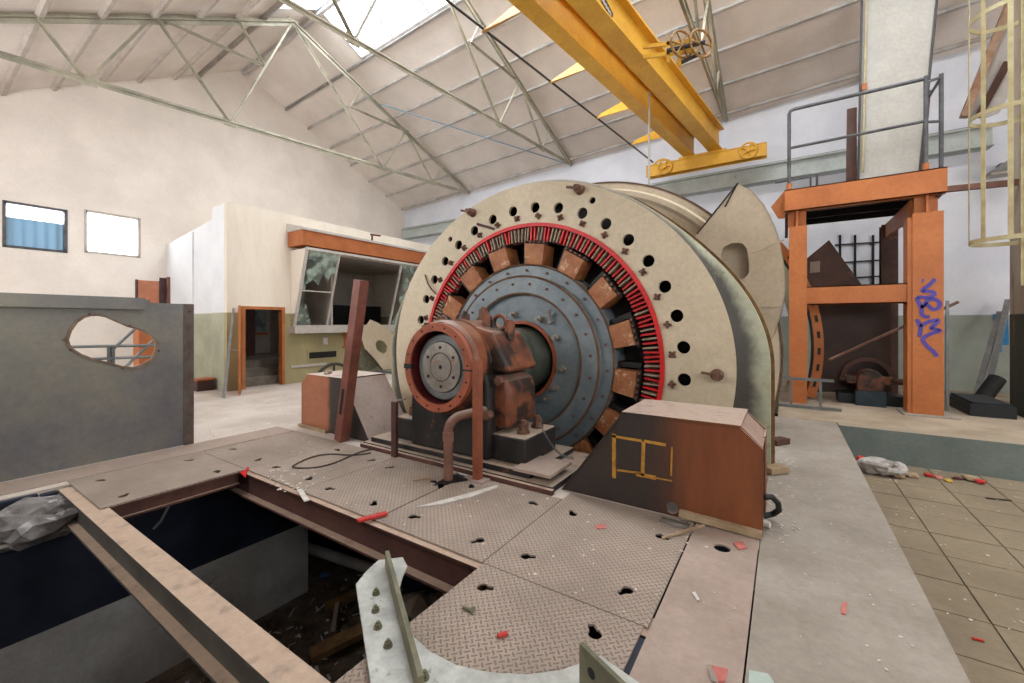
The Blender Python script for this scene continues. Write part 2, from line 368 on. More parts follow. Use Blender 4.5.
def circ(cx, cy, r, n=20, a0=0.0): return [(cx + r * math.cos(a0 + 2 * PI * i / n), cy + r * math.sin(a0 + 2 * PI * i / n)) for i in range(n)]
def rect(x0, x1, y0, y1): return [(x0, y0), (x1, y0), (x1, y1), (x0, y1)]
def hexmesh(name, r, h, material, n=6):
    b = MB(); b.cyl((0, 0, 0), (0, 0, h), r, n=n); b.cyl((0, 0, h), (0, 0, h * 1.7), r * 0.5, n=8); return b.mesh(name, material, smooth=False)

# ================================================================== the hall
XG, XR, YN, YF = -15.3, 8.0, -1.5, 14.0          # gable wall, right wall, near wall, far wall
RY, RZ, SF, SN = 6.8, 10.45, 0.4375, 0.6          # ridge and the two roof slopes
def zfar(y): return RZ - SF * (y - RY)
def znear(y): return RZ - SN * (RY - y)
ZLOW = -0.47                                      # sunken floor on the right
PITX0, PITX1, PITY0, PITY1, PITZ = -5.95, -0.16, -1.3, 3.42, -2.4

# --- floors
def cells(outer, holes, z0, z1):
    xs = sorted({x for r_ in outer + holes for x in r_[:2]}); ys = sorted({y for r_ in outer + holes for y in r_[2:]}); bb = MB()
    for i in range(len(xs) - 1):
        for j in range(len(ys) - 1):
            cx, cy = (xs[i] + xs[i + 1]) / 2, (ys[j] + ys[j + 1]) / 2
            if any(r_[0] < cx < r_[1] and r_[2] < cy < r_[3] for r_ in outer) and not any(r_[0] < cx < r_[1] and r_[2] < cy < r_[3] for r_ in holes):
                bb.box(xs[i], xs[i + 1], ys[j], ys[j + 1], z0, z1)
    return bb
b = cells([(XG, -.155, YN, 8.44), (XG, -.1, 8.44, YF)], [(PITX0, -.155, PITY0, PITY1), (-5.15, -1.2, 4.62, 5.95), (-6.35, -0.1, 7.1, 10.35), (-1.0, -.5, 3.42, 3.62)], -.3, -.004)
struct('floor', b, 'floor', 'dusty pale concrete hall floor around the machine')
b = MB().box(-.1, XR, 8.44, YF, -.3, 0); struct('floor_plinth', b, mat('plinth_floor', (188, 170, 146), (158, 140, 116), 1.5, .9, bump=.3, spots=(120, 102, 82), spot_at=.66, spot_scale=3), 'dusty brown raised floor under the orange tower')
b = MB().box(-0.15, 0.69, YN, 8.43, -0.6, 0.0); struct('floor_walkway', b, 'walk', 'raised grey concrete walkway beside the motor')
b = MB().box(0.70, XR, YN, 8.43, ZLOW - 0.2, ZLOW - 0.012); low = struct('floor_sunken', b, 'grout', 'sunken tiled floor on the right')
tm = MB().box(0.006, 0.494, 0.006, 0.494, 0, 0.012).mesh('tile', m('tile'), smooth=False)
for i in range(8):
    for j in range(15):
        x, y = 0.69 + i * 0.5, 0.7 + j * 0.5
        if x / max(y + .5, 0.1) > 0.42: continue
        o = inst('tile', tm, low, (x, y, ZLOW - 0.012 + random.uniform(0, .003)))
b = MB().box(0.70, XR - .01, 8.18, 8.43, ZLOW - 0.01, 0.012); struct('trim_1', b, 'plinth', 'grey-green painted step in front of the orange tower')
# machine well and drum well
for nm, (x0, x1, y0, y1) in (('wall_rotor_well', (-5.15, -1.2, 4.62, 5.95)), ('wall_drum_well', (-6.35, -0.1, 7.1, 10.35))):
    b = MB(); t = 0.1; d = -2.9
    b.box(x0 - t, x0, y0, y1, d, -0.3); b.box(x1, x1 + t, y0, y1, d, -0.3); b.box(x0, x1, y0 - t, y0, d, -0.3); b.box(x0, x1, y1, y1 + t, d, -0.3); b.box(x0, x1, y0, y1, d - t, d)
    struct(nm, b, 'navy')
# --- pit
b = MB().box(PITX0 - 0.2, PITX0, PITY0, 3.54, PITZ, -1.36); struct('wall_pit_left', b, 'pitdark', 'bare grey lower pit wall')
b = MB().box(PITX0 - 0.21, PITX0 + 0.004, PITY0, 3.54, -1.36, -0.3); struct('wall_pit_left_upper', b, 'navy', 'navy painted upper pit wall')
b = MB().box(PITX0 - 1.5, PITX1, 4.38, 4.5, PITZ, -0.3); b.box(PITX0 - 0.2, -1.1, 3.54, 4.38, -0.75, -0.3); b.box(PITX0 - 1.6, PITX0 - 1.5, 3.3, 4.5, PITZ, -0.3); b.box(PITX0 - 1.6, PITX0 - .2, 3.3, 3.4, PITZ, -0.3); struct('wall_pit_back', b, 'navy')
b = MB().box(PITX1, PITX1 + .06, PITY0, 4.38, PITZ, -0.3); b.box(PITX0, PITX1, PITY0 - 0.1, PITY0, PITZ, -0.3); struct('wall_pit_right', b, 'navy')
b = MB().box(PITX0 - 1.5, PITX1, PITY0, 4.38, PITZ - 0.2, PITZ); struct('floor_pit', b, 'dirt', 'pit floor covered in dark rubbish')

# --- walls
b = MB()
g = [(YN, ZLOW), (YF, ZLOW), (YF, zfar(YF)), (RY, RZ), (YN, znear(YN))]
W1, W2 = (1.66, 2.66, 3.40, 4.44), (3.02, 4.10, 3.46, 4.53)
b.sheet([g, rect(*W1), rect(*W2)], (XG, 0, 0), (0, 1, 0), (0, 0, 1), (-0.28, 0, 0)); struct('wall_gable', b, 'wall', 'tall off-white gable wall with two small windows')
b = MB().box(XG, XR, YF, YF + 0.28, ZLOW, zfar(YF) + 0.02); struct('wall_far', b, 'wall_far', 'bluish white far wall with a green painted lower band')
NW = [rect(x, x + 3.2, 3.0, 4.9) for x in (-12.6, -7.6, 2.4)]
b = MB(); b.sheet([rect(XG, XR, ZLOW, znear(YN))] + NW, (0, YN, 0), (1, 0, 0), (0, 0, 1), (0, -0.28, 0)); struct('wall_near', b, 'wall')
RW = [rect(y, y + 2.4, 3.0, 5.2) for y in (1.2, 7.0)]  # unseen window openings, added to let more daylight into the hall
b = MB(); b.sheet([g] + RW, (XR, 0, 0), (0, 1, 0), (0, 0, 1), (0.28, 0, 0)); struct('wall_right', b, 'wall')
for k, r_ in enumerate(NW):
    x0, x1 = r_[0][0], r_[1][0]
    b = MB()
    for x in (x0, (x0 + x1) / 2, x1): b.box(x - .03, x + .03, YN - .2, YN - .12, 3.0, 4.9)
    for z in (3.0, 3.95, 4.9): b.box(x0, x1, YN - .19, YN - .13, z - .03, z + .03)
    struct('window_%d' % (k + 5), b, 'whitewood', 'tall barred window in the near wall')
    portal('daylight_near', ((x0 + x1) / 2, YN - .25, 3.95), (R(90), 0, 0), 3.2, 1.9)
for k, r_ in enumerate(RW):
    y0, y1 = r_[0][0], r_[1][0]
    b = MB()
    for y in (y0, (y0 + y1) / 2, y1): b.box(XR + .12, XR + .2, y - .03, y + .03, 3.0, 5.2)
    for z in (3.0, 4.1, 5.2): b.box(XR + .13, XR + .19, y0, y1, z - .03, z + .03)
    struct('window_%d' % (k + 10), b, 'whitewood', 'tall barred window in the right end wall')
    portal('added_daylight_right', (XR + .25, (y0 + y1) / 2, 4.1), (0, R(90), 0), 2.2, 2.4)
# gable windows
for k, (y0, y1, z0, z1) in enumerate((W1, W2)):
    b = MB(); t = .03
    for y in (y0, y1): b.box(XG - .2, XG + .015, y - t, y + t, z0 - t, z1 + t)
    for z in (z0, z1): b.box(XG - .2, XG + .015, y0, y1, z - t, z + t)
    fr = struct('window_%d' % (k + 1), b, 'whitewood' if k else 'railgrey', ['grey framed gable window half covered by corrugated sheet', 'bright white open gable window'][k])
    portal('daylight_gable', (XG - .26, (y0 + y1) / 2, (z0 + z1) / 2), (0, R(-90), 0), z1 - z0, y1 - y0)
    if k == 0:
        b = MB(); n = 60; top = []
        for i in range(n + 1):
            y = y0 + .03 + (y1 - y0 - .06) * i / n; top.append((XG - .12 + .02 * math.sin(i / n * 2 * PI * 5), y))
        vs = [(x, y, z) for z in (z0 + .03, z0 + .72) for x, y in top]
        b.add(vs, [(i, i + 1, n + 2 + i, n + 1 + i) for i in range(n)])
        obj('corrugated_sheet', b, glass_mat('corrugated_plastic', (96, 150, 186), 0.99, 0.5), fr)
# --- roof
b = MB(); skF = rect(-10.9, 6.5, 0.08, 1.42)
b.sheet([rect(XG - .3, XR + .3, 0, YF - RY + .3), skF], (0, RY, RZ), (1, 0, 0), (0, 1, -SF), (0, 0, .12)); cf = struct('ceiling', b, 'roof', 'pale boarded roof slope over the machine')
b = MB(); skN = rect(-10.9, 6.5, 0.08, 1.25)
b.sheet([rect(XG - .3, XR + .3, 0, RY - YN + .3), skN], (0, RY, RZ), (1, 0, 0), (0, -1, -SN), (0, 0, .12)); cn = struct('ceiling_near', b, 'roof', 'pale boarded roof slope on the gable side')
for i in range(8):
    y = RY + .45 + i * .93
    if 6.88 < y < 8.2: y = 8.25
    b = MB().bar((XG, y, zfar(y) - .05), (XR, y, zfar(y) - .05), .06, .1, (0, SF, 1)); obj('purlin', b, 'purlin', cf)
for i in range(9):
    y = RY - .25 - i * .82
    if y > 5.5 : y = 5.52
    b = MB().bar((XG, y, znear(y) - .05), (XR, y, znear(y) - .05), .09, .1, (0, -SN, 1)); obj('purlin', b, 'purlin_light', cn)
b = MB().bar((XG, RY, RZ - .09), (XR, RY, RZ - .09), .1, .14); obj('ridge_beam', b, 'purlin', cf)
# skylights
for k, (sg, sl, yy0, yy1) in enumerate(((1, SF, .08, 1.42), (-1, SN, .08, 1.25))):
    b = MB(); d = Vector((0, sg, -sl))
    def P(x, t): return Vector((x, RY, RZ + .03)) + d * t
    for t in (yy0, yy1): b.bar(P(-10.9, t), P(6.5, t), .07, .09, (0, sl * sg, 1))
    sk = struct('window_%d' % (k + 3), b, 'purlin', ['blown-out ridge skylight on the machine side', 'ridge skylight on the gable side'][k])
    gl = glass_mat('milky_glass', (235, 242, 248), 0.12, 0.4)
    for i in range(13):
        x = -10.9 + i * 1.45; bb = MB().bar(P(x, yy0), P(x, yy1), .05, .07, (0, sl * sg, 1)); obj('glazing_bar', bb, 'purlin', sk)
    for i in range(12):
        x = -10.9 + i * 1.45 + .03
        bb = MB().add([P(x, yy0), P(x + 1.39, yy0), P(x + 1.39, yy1), P(x, yy1)], [(0, 1, 2, 3)]); obj('pane', bb, gl, sk)
    ln = (yy1 - yy0) * math.hypot(1, sl)
    portal('daylight_ridge', P(-2.2, (yy0 + yy1) / 2) + Vector((0, 0, .1 + .374)), (-sg * math.atan(sl), -.055, 0), 17.4, ln)

# the roof rises a little along the length of the hall
def rise(x): return .055 * (x + 9.0)
for o in list(COL.objects):
    root = o.parent or o
    if o.type != 'MESH' or root.name not in ('ceiling', 'ceiling_near', 'window_3', 'window_4', 'wall_gable', 'wall_far', 'wall_near', 'wall_right'): continue
    for v in o.data.vertices:
        if root.name.startswith('wall') and v.co.z < 5.3: continue
        v.co.z += rise(v.co.x)
# --- roof trusses (one shape, set every 4.9 m)
def truss(X, label):
    tz = .05 * (X + 11.35) - .05
    t = thing('roof_truss', label, 'truss', (X, YF - .1, 7.2), 'steel roof trusses')
    dx = X + 11.35
    def T(u, v): p = PX(u, v, -11.35); return Vector((X, p.y, p.z))
    foot = Vector((X, 13.95, 7.2 + tz)); apex = Vector((X, 6.3, 9.92 + tz))
    b = MB().angle_bar(foot, apex, .09, .016, (1, 0, 0)); b.angle_bar(foot + Vector((.03, 0, 0)), apex + Vector((.03, 0, 0)), -.09, .016, (1, 0, 0)); obj('top_chord', b, 'truss', t)
    b = MB().angle_bar(Vector((X, -1.4, 5.42 + tz)), apex, .09, .016, (1, 0, 0)); b.angle_bar(Vector((X + .03, -1.4, 5.42 + tz)), apex + Vector((.03, 0, 0)), -.09, .016, (1, 0, 0)); obj('top_chord', b, 'truss', t)
    bq = Vector((X, 0.6, 6.24 + tz))
    b = MB().angle_bar(foot, bq, .07, .014, (1, 0, 0)); b.angle_bar(foot + Vector((.03, 0, 0)), bq + Vector((.03, 0, 0)), -.07, .014, (1, 0, 0)); obj('bottom_chord', b, 'truss', t)
    def zb(y): return tz + 6.24 + (7.2 - 6.24) * (y - .6) / (13.95 - .6)
    def zt(y): return tz + 7.2 + (13.95 - y) * (9.92 - 7.2) / (13.95 - 6.3) if y > 6.3 else tz + 5.42 + (y + 1.4) * (9.92 - 5.42) / 7.7
    def web(y1, k1, y2, k2):
        z1 = zb(y1) if k1 == 'b' else zt(y1) if k1 == 't' else k1; z2 = zb(y2) if k2 == 'b' else zt(y2) if k2 == 't' else k2
        bb = MB().angle_bar((X + .015, y1, z1), (X + .015, y2, z2), .05, .01, (1, 0, 0)); obj('web_member', bb, 'truss', t)
    def gus(y, k):
        z = zb(y) if k == 'b' else zt(y); bb = MB().box(X - .008, X + .024, y - .13, y + .13, z - .09, z + .09); obj('gusset_plate', bb, 'truss', t)
    web(1.6, 't', 2.25, 'b'); web(3.25, 't', 2.3, 'b'); web(3.35, 't', 4.75, 'b')
    web(4.75, 'b', 6.25, 't'); web(3.45, 't', 5.55, zb(5.5) + 1.75); web(4.95, 't', 5.55, zb(5.5) + 1.75)
    web(6.3, 't', 9.35, 'b'); web(9.35, 'b', 10.35, 't'); web(8.1, zb(8.1) + 1.6, 10.3, 't'); web(8.1, zb(8.1) + 1.6, 8.5, 't')
    web(10.45, 't', 11.75, 'b'); web(11.75, 'b', 12.2, 't')
    for y, k in ((2.27, 'b'), (4.75, 'b'), (9.35, 'b'), (11.75, 'b'), (3.35, 't'), (10.4, 't'), (6.3, 't')): gus(y, k)
    return t
truss(-11.35, 'pale green lattice roof truss nearest the gable wall')
truss(-6.56, 'lattice roof truss ending above the cream motor ring')
truss(-1.5, 'lattice roof truss to the right of the yellow crane')
single('tie_rod', 'thin vertical steel tie rod beside the gable-side truss foot', 'rod', MB().cyl((-10.95, 13.6, 7.1), (-10.95, 13.6, zfar(13.6) + rise(-10.95)), .02, n=8), 'purlin')
single('brace_rod', 'pale blue bracing rod slanting under the roof between two trusses', 'rod', MB().cyl(Vector((-11.2, 9.2, 8.85)), Vector((-6.6, 13.7, 7.35)), .022, n=8), mat('brace_blue', (150, 182, 204), (130, 160, 180), 4, .5))

# --- crane rail beam on the far wall
t = thing('crane_rail_beam', 'pale grey-green crane runway beam on the far wall', 'beam', (2, 13.9, 5.7))
b = MB().box(-15.2, 3.9, 13.62, 13.9, 6.0, 6.04); b.box(-15.2, 3.9, 13.62, 13.9, 5.58, 5.56); b.box(-15.2, 3.9, 13.74, 13.78, 5.56, 6.0); obj('girder', b, 'railbeam', t)
b = MB().box(-15.2, 3.9, 13.73, 13.79, 6.04, 6.09); obj('rail', b, 'greysteel', t)
obj('wall_shelf', MB().box(-15.2, 3.9, 13.9, 14.0, 5.58, 5.56), 'railbeam', t)

# ================================================================== control booth
XB, YB0, YB1, ZB = -10.9, 4.5, 11.6, 4.4
DY0, DY1, DZ = 4.82, 5.84, 2.0
b = MB()
b.sheet([[(YB0, 0), (DY0, 0), (DY0, DZ), (DY1, DZ), (DY1, 0), (YB1, 0), (YB1, ZB), (YB0, ZB)], rect(6.05, 11.2, 1.5, 3.55)], (XB, 0, 0), (0, 1, 0), (0, 0, 1), (-.14, 0, 0))
struct('wall_booth_front', b, 'booth', 'cream booth front wall with olive lower band')
b = MB().box(-11.65, XB - .14, YB0, YB0 + .14, 0, ZB); b.prism([(XG, YB0 + .22, 0), (-11.65, YB0 + .22, 0), (-11.65, YB0 + .22, 4.3), (XG, YB0 + .22, 3.9)], (0, .14, 0)); b.box(-11.95, -11.65, YB0 + .1, YB0 + .3, 0, ZB - .05)
b.box(-13.45, -13.38, YB0 + .19, YB0 + .23, 0, 4.05)
struct('wall_booth_side', b, 'boothside', 'white panelled booth side wall')
b = MB().box(XG, XB, YB1 - .14, YB1, 0, ZB); struct('wall_booth_end', b, 'booth')
b = MB().box(-11.65, XB - .0, YB0 + .005, YB1, ZB, ZB + .04).prism([(XG, YB0 + .36, 3.88), (-11.65, YB0 + .36, 4.28), (-11.65, YB0 + .36, 4.32), (XG, YB0 + .36, 3.92)], (0, YB1 - YB0 - .36, 0)); struct('ceiling_booth', b, 'booth', 'flat roof of the booth')
b = MB().box(XG, XB - .14, YB0 + .36, YB1 - .14, 3.58, 3.64); struct('ceiling_booth_inside', b, 'interior')
b = MB().box(-14.45, -11.95, 7.37, YB1 - .14, .55, .6); struct('floor_booth', b, 'step')
b = MB().box(-14.6, -14.5, YB0 + .36, YB1 - .14, 0, 3.58); b.box(-14.5, -11.1, 7.3, 7.36, 0, 3.58); struct('wall_booth_back', b, 'interior')
single('cabinet_row', 'dark cabinet row seen through the broken booth window', 'cabinet', MB().box(-14.45, -13.8, 7.4, 11.3, .6, 2.25), 'darkcab')
# window bay, leaning outwards at the top
XT, XS = -10.22, -10.82
def WB(y, f): return Vector((XS + (XT - XS) * f, y, 1.5 + (3.5 - 1.5) * f))
b = MB()
b.bar(WB(6.05, 0), WB(6.05, 1), .07, .07, (1, 0, 0)); b.bar(WB(11.2, 0), WB(11.2, 1), .07, .07, (1, 0, 0))
b.bar(WB(6.02, 1), WB(11.23, 1), .07, .07); b.bar(WB(6.02, 0), WB(11.23, 0), .07, .07)
wf = struct('window_20', b, 'whitewood', 'outward leaning booth window with broken panes')
for y in (6.98, 9.2, 10.2): obj('mullion', MB().bar(WB(y, 0), WB(y, 1), .05, .06, (1, 0, 0)), 'whitewood', wf)
obj('transom', MB().bar(WB(6.1, .47), WB(6.98, .47), .02, .03), 'whitewood', wf)
obj('window_sill', MB().prism([(XB, 5.95, 1.32), (-10.6, 5.95, 1.32), (-10.6, 5.95, 1.5), (XB, 5.95, 1.5)], (0, 5.35, 0)), 'whitewood', wf)
obj('cheek', MB().prism([(XB, 6.0, 1.5), (XS, 6.0, 1.5), (XT, 6.0, 3.5), (XB, 6.0, 3.5)], (0, .04, 0)), 'booth', wf)
bgm = glass_mat('dirty_glass', (176, 196, 184), 0.38, 0.2)
gn = bgm.node_tree; nz_ = gn.nodes.new('ShaderNodeTexNoise'); nz_.inputs['Scale'].default_value = 4.0; nz_.inputs['Detail'].default_value = 8
gg_ = gn.nodes.new('ShaderNodeNewGeometry'); gn.links.new(gg_.outputs['Position'], nz_.inputs['Vector'])
mr_ = gn.nodes.new('ShaderNodeMapRange'); mr_.inputs[1].default_value = .42; mr_.inputs[2].default_value = .68; mr_.inputs[3].default_value = .12; mr_.inputs[4].default_value = .8
gn.links.new(nz_.outputs[0], mr_.inputs[0]); gn.links.new(mr_.outputs[0], [n_ for n_ in gn.nodes if n_.type == 'MIX_SHADER'][0].inputs[0])
def shard(y0, y1, pts):   # pane coordinates 0..1
    bb = MB(); vs = [WB(y0 + (y1 - y0) * a, c) for a, c in pts]; bb.add(vs, [tuple(range(len(vs)))]); return bb
obj('glass_shard', shard(6.09, 6.95, [(0, .05), (.12, .3), (.1, .55), (.3, .62), (.5, .55), (.62, .72), (.8, .6), (.9, .75), (1, .7), (1, 1), (0, 1)]), bgm, wf)
obj('glass_shard', shard(6.09, 6.95, [(0, 0), (.5, 0), (.4, .12), (.3, .2), (.2, .32), (.1, .22), (0, .4)]), bgm, wf)
obj('glass_shard', shard(9.23, 10.17, [(0, 0), (1, 0), (1, 1), (0, 1), (.2, .7), (.1, .5), (.3, .3)]), bgm, wf)
b = MB().box(XB, XT + .02, 5.93, 11.4, 3.58, 3.96); struct('trim_2', b, 'fascia', 'orange fascia above the booth window')
b = MB().prism([(XB, 5.9, 3.96), (XT + .06, 5.9, 3.96), (XT + .06, 5.9, 4.02), (XB, 5.9, 4.2)], (0, 5.55, 0)); struct('trim_3', b, 'whitewood', 'dusty white capping above the orange fascia')
single('roof_spike', 'small rusty bracket standing on the booth capping', 'bracket', MB().bar((-10.4, 8.2, 4.05), (-10.4, 8.2, 4.25), .04, .04).bar((-10.4, 8.15, 4.25), (-10.4, 8.5, 4.27), .05, .05), 'brown')
# door
b = MB(); t_ = .07
b.box(XB - .15, XB + .03, DY0 - .0, DY0 + t_, 0, DZ); b.box(XB - .15, XB + .03, DY1 - t_, DY1, 0, DZ); b.box(XB - .15, XB + .03, DY0 + t_, DY1 - t_, DZ - t_, DZ)
dr = struct('door_1', b, 'doororange', 'orange framed booth doorway with steps inside')
hx, hy = XB + .05, DY0 - .02; ang = math.atan2(-4.42 - .28 + 4.8 - .0, 1) ; dv = Vector((.905, -.425, 0)).normalized() * .93; nv = Vector((dv.y, -dv.x, 0)).normalized() * .045
lf = obj('door_leaf', MB().prism([Vector((hx, hy, .02)), Vector((hx, hy, .02)) + dv, Vector((hx, hy, .02)) + dv + nv, Vector((hx, hy, .02)) + nv], (0, 0, 1.96)), 'doororange', dr)
hp = Vector((hx, hy, 1.0)) + dv * .93
obj('door_handle', MB().bar(hp - nv * .3, hp + nv * 3.2, .03, .03).bar(hp + nv * 3, hp + nv * 3 - dv * .12, .025, .025), 'steel', lf)
# inside the doorway
for k in range(3): single('stair_step', ['lowest', 'middle', 'top'][k] + ' concrete step inside the booth doorway', 'step', MB().box(-11.2 - .32 * k, -14.4, 4.87, 7.25, .2 * k + (.0 if k == 0 else .0), .2 * (k + 1)), 'step', 'steps inside the booth')
single('inner_door', 'dark purple-brown door standing open at the top of the steps', 'door', MB().box(-13.45, -13.4, 5.75, 6.3, .6, 2.7), 'purple', base=Vector((-13.42, 6.0, .6)))
b = MB().box(-14.49, -14.44, 6.78, 7.12, 1.3, 2.0); t = thing('pin_board', 'small lit picture board on the wall behind the booth steps', 'board', (-14.45, 6.95, 1.2))
obj('panel', b, mat('board_pale', (190, 206, 214), (90, 104, 110), 4, .5), t); obj('ledge', MB().box(-14.49, -14.38, 6.74, 7.16, 1.2, 1.28), 'fascia', t)

# ================================================================== the hoist motor
MX, MZ = -3.17, 1.085                 # shaft axis
SX, SZ, SYF = -3.151, 1.073, 5.15     # stator centre and front face plane
boltm = hexmesh('bolt', .02, .018, m('bolt'))
boltb = hexmesh('bolt', .05, .06, m('bolt'))
# --- stator
st = thing('motor_stator', 'huge cream stator ring with a circle of round holes', 'motor', (SX, 5.6, 0))
def arch(a, bb, vertical, n=96):
    """outline from right foot over the top to the left foot, in (x, z)"""
    def rad(t, pw): return bb + (a - bb) * abs(math.cos(t)) ** pw
    if vertical:
        p = [(a, -SZ + SZ * i / 8) for i in range(8)] + [(rad(PI * i / n, 7) * math.cos(PI * i / n), rad(PI * i / n, 7) * math.sin(PI * i / n)) for i in range(n + 1)]
        p += [(-a, -SZ * (i + 1) / 8) for i in range(8)]
    else:
        th = math.asin(SZ / 2.665); N_ = n + 16; p = []
        for i in range(N_ + 1):
            t = -th + (PI + 2 * th) * i / N_; p.append((rad(t, 3) * math.cos(t), max(-SZ, rad(t, 3) * math.sin(t))))
        p[0] = (p[0][0], -SZ); p[-1] = (p[-1][0], -SZ)
    return p
fo = arch(2.71, 2.53, False); ro = arch(3.02, 2.60, True)
# inner edge of the face (red ring sits there), cut at floor level
RI = 1.945; thi = math.asin(SZ / RI)
inner = [(RI * math.cos(PI + thi - (PI + 2 * thi) * i / 90), RI * math.sin(PI + thi - (PI + 2 * thi) * i / 90)) for i in range(91)]
hol = []; HA = []
for k in range(-4, 34):
    a = R(154.74 - 9.895 * k); x, z = 2.176 * math.cos(a), 2.176 * math.sin(a)
    if z > -SZ + .15: hol.append(circ(x, z, .075, 20)); HA.append(a)
hol += [circ(2.37 * math.cos(R(a)), 2.37 * math.sin(R(a)), .045, 14) for a in (127, 64)]
b = MB(); b.sheet([fo + inner] + hol, (SX, SYF, SZ), (1, 0, 0), (0, 0, 1), (0, .05, 0)); obj('face_plate', b, 'cream', st)
b = MB(); n = len(fo); assert n == len(ro)
vs = [(SX + x, SYF + .002, SZ + z) for x, z in fo] + [(SX + x, SYF + .16, SZ + z) for x, z in ro] + [(SX + x, 5.56, SZ + z) for x, z in ro] + [(SX + x * .93, 5.56, SZ + (z * .93 if z > 0 else z)) for x, z in ro]
b.add(vs, [(j * n + i, j * n + i + 1, (j + 1) * n + i + 1, (j + 1) * n + i) for j in range(3) for i in range(n - 1)]); obj('rim', b, 'rim', st)
b = MB(); vs = [(SX + x * f, y, SZ + (z * f if z > 0 else z)) for f, y in ((1.0, 5.56), (1.012, 5.56), (1.012, 5.60), (.9, 5.60)) for x, z in ro]
b.add(vs, [(j * n + i, j * n + i + 1, (j + 1) * n + i + 1, (j + 1) * n + i) for j in range(3) for i in range(n - 1)]); obj('back_flange', b, 'timber2', st)
b = MB(); b.lathe([(1.72, .40), (1.28, .40)], (SX, SYF, SZ), 80); b.lathe([(2.46, .40), (1.72, .40)], (SX, SYF, SZ), 80, a0=-.44, a1=PI + .44); obj('dark_backing_ring', b, 'black', st)  # black backing added so the gaps between the poles look dark
b = MB(); b.lathe([(2.46, .06), (2.46, .40)], (SX, SYF, SZ), 60, a0=-.44, a1=PI + .44); obj('chamber_wall', b, 'black', st)
def arcring(r0, r1, y0, y1, nm, mt, par=st, c=(SX, SYF, SZ), lo=-thi, hi=PI + thi, n=110):
    bb = MB(); bb.lathe([(r0, y1), (r0, y0), (r1, y0), (r1, y1)], c, n, a0=lo, a1=hi); return obj(nm, bb, mt, par)
arcring(1.905, 1.955, -.03, .06, 'red_ring', 'red')
arcring(1.70, 1.90, .10, .40, 'winding_backing', 'darkred')
# winding ends: bars set radially inside the red ring
cm = [MB().box(-.095, .09, -.05, .06, -.0105, .0105).mesh('coil_end', m(k), smooth=False) for k in ('coil', 'red', 'coil')]
cw = [MB().box(-.02, .07, -.055, .04, -.013, .013).mesh('coil_clip', m(k), smooth=False) for k in ('paper', 'darkred')]
NC = 204; rr = random.Random(3)
for i in range(NC):
    a = 2 * PI * i / NC
    if 1.80 * math.sin(a) < -SZ + .08: continue
    q = a % (2 * PI)
    side = (math.cos(a) > .35)
    k = i % 2 if side else (0 if rr.random() < .75 else 1)
    if side and k == 0: k = 0 if rr.random() < .8 else 1
    inst('coil_end', cm[k], st, (SX + 1.805 * math.cos(a), SYF + .05 + rr.uniform(-.015, .015), SZ + 1.805 * math.sin(a)), (0, -a + rr.uniform(-.08, .08), rr.uniform(-.05, .05)))
# nuts beside the holes
starm = MB(); starm.cyl((0, 0, 0), (0, -.05, 0), .03, n=6); starm.cyl((0, -.05, 0), (0, -.08, 0), .016, n=8)
for q in range(4): starm.cyl((.035 * math.cos(q * PI / 2), 0, .035 * math.sin(q * PI / 2)), (.035 * math.cos(q * PI / 2), -.035, .035 * math.sin(q * PI / 2)), .014, n=6)
starm = starm.mesh('stud', m('bolt'), smooth=False)
for k, a in enumerate(HA):
    inst('stud', starm, st, (SX + 2.05 * math.cos(a - .035), SYF, SZ + 2.05 * math.sin(a - .035)), (0, k * .7, 0))
for x, z in ((-4.103, 3.325), (-2.286, 3.37), (-.634, 1.016)):
    bb = MB().cyl((x, SYF, z), (x, SYF - .10, z), .07, .055, 14); bb.cyl((x, SYF - .1, z), (x + .01, SYF - .17, z), .035, n=8); bb.bar((x + .02, SYF - .06, z), (x - .14, SYF - .13, z + .03), .03, .03); obj('lifting_lug', bb, 'bolt', st)
obj('twig_wire', MB().tube([PY(425, 275, 5.13), PY(428, 284, 5.1), PY(432, 290, 5.1), PY(436, 294, 5.13)], .012, 6), 'bolt', st)
obj('red_strip', MB().bar(PY(477, 224, 5.13), PY(494, 229, 5.13), .02, .04), 'darkred', st)

# --- rotor
rt = thing('motor_rotor', 'grey-blue rotor disc with wedge poles inside the stator', 'rotor', (MX, 5.2, 0))
RC = (MX, 0, MZ - .02)
b = MB().lathe([(.55, 5.10), (.95, 5.10), (.955, 5.03), (1.19, 5.03), (1.20, 5.12), (1.36, 5.13), (1.37, 5.15), (1.37, 5.7)], RC, 110); obj('rotor_disc', b, 'blue', rt)
for nm, r, y in (('rust_edge', .955, 5.028), ('rust_edge', 1.197, 5.03), ('rust_edge', 1.37, 5.118)):
    obj(nm, MB().lathe([(r - .018, y), (r, y - .008), (r + .016, y + .006)], RC, 100), 'rustedge', rt)
b = MB().lathe([(.52, 5.3), (.52, 5.07), (.565, 5.07), (.565, 5.11)], RC, 60); obj('collar', b, 'orangeprimer', rt, 'red primed collar round the shaft hole')
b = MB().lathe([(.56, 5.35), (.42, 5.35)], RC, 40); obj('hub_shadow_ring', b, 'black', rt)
b = MB().cyl((MX, 3.62, MZ), (MX, 5.6, MZ), .42, n=48); obj('shaft', b, 'shaft', rt)
obj('shaft_step', MB().lathe([(.42, 4.72), (.445, 4.73), (.445, 5.3)], (MX, 0, MZ), 48), 'shaft', rt)
for k in range(24):
    a = 2 * PI * k / 24 + .1; o = inst('bolt', boltm, rt, (MX + 1.09 * math.cos(a), 5.03, RC[2] + 1.09 * math.sin(a)), (R(90), 0, 0))
for k in range(24):
    a = 2 * PI * k / 24 + .2; o = inst('bolt', boltm, rt, (MX + 1.285 * math.cos(a), 5.105, RC[2] + 1.285 * math.sin(a)), (R(90), 0, 0), (1.1, 1.1, .6))
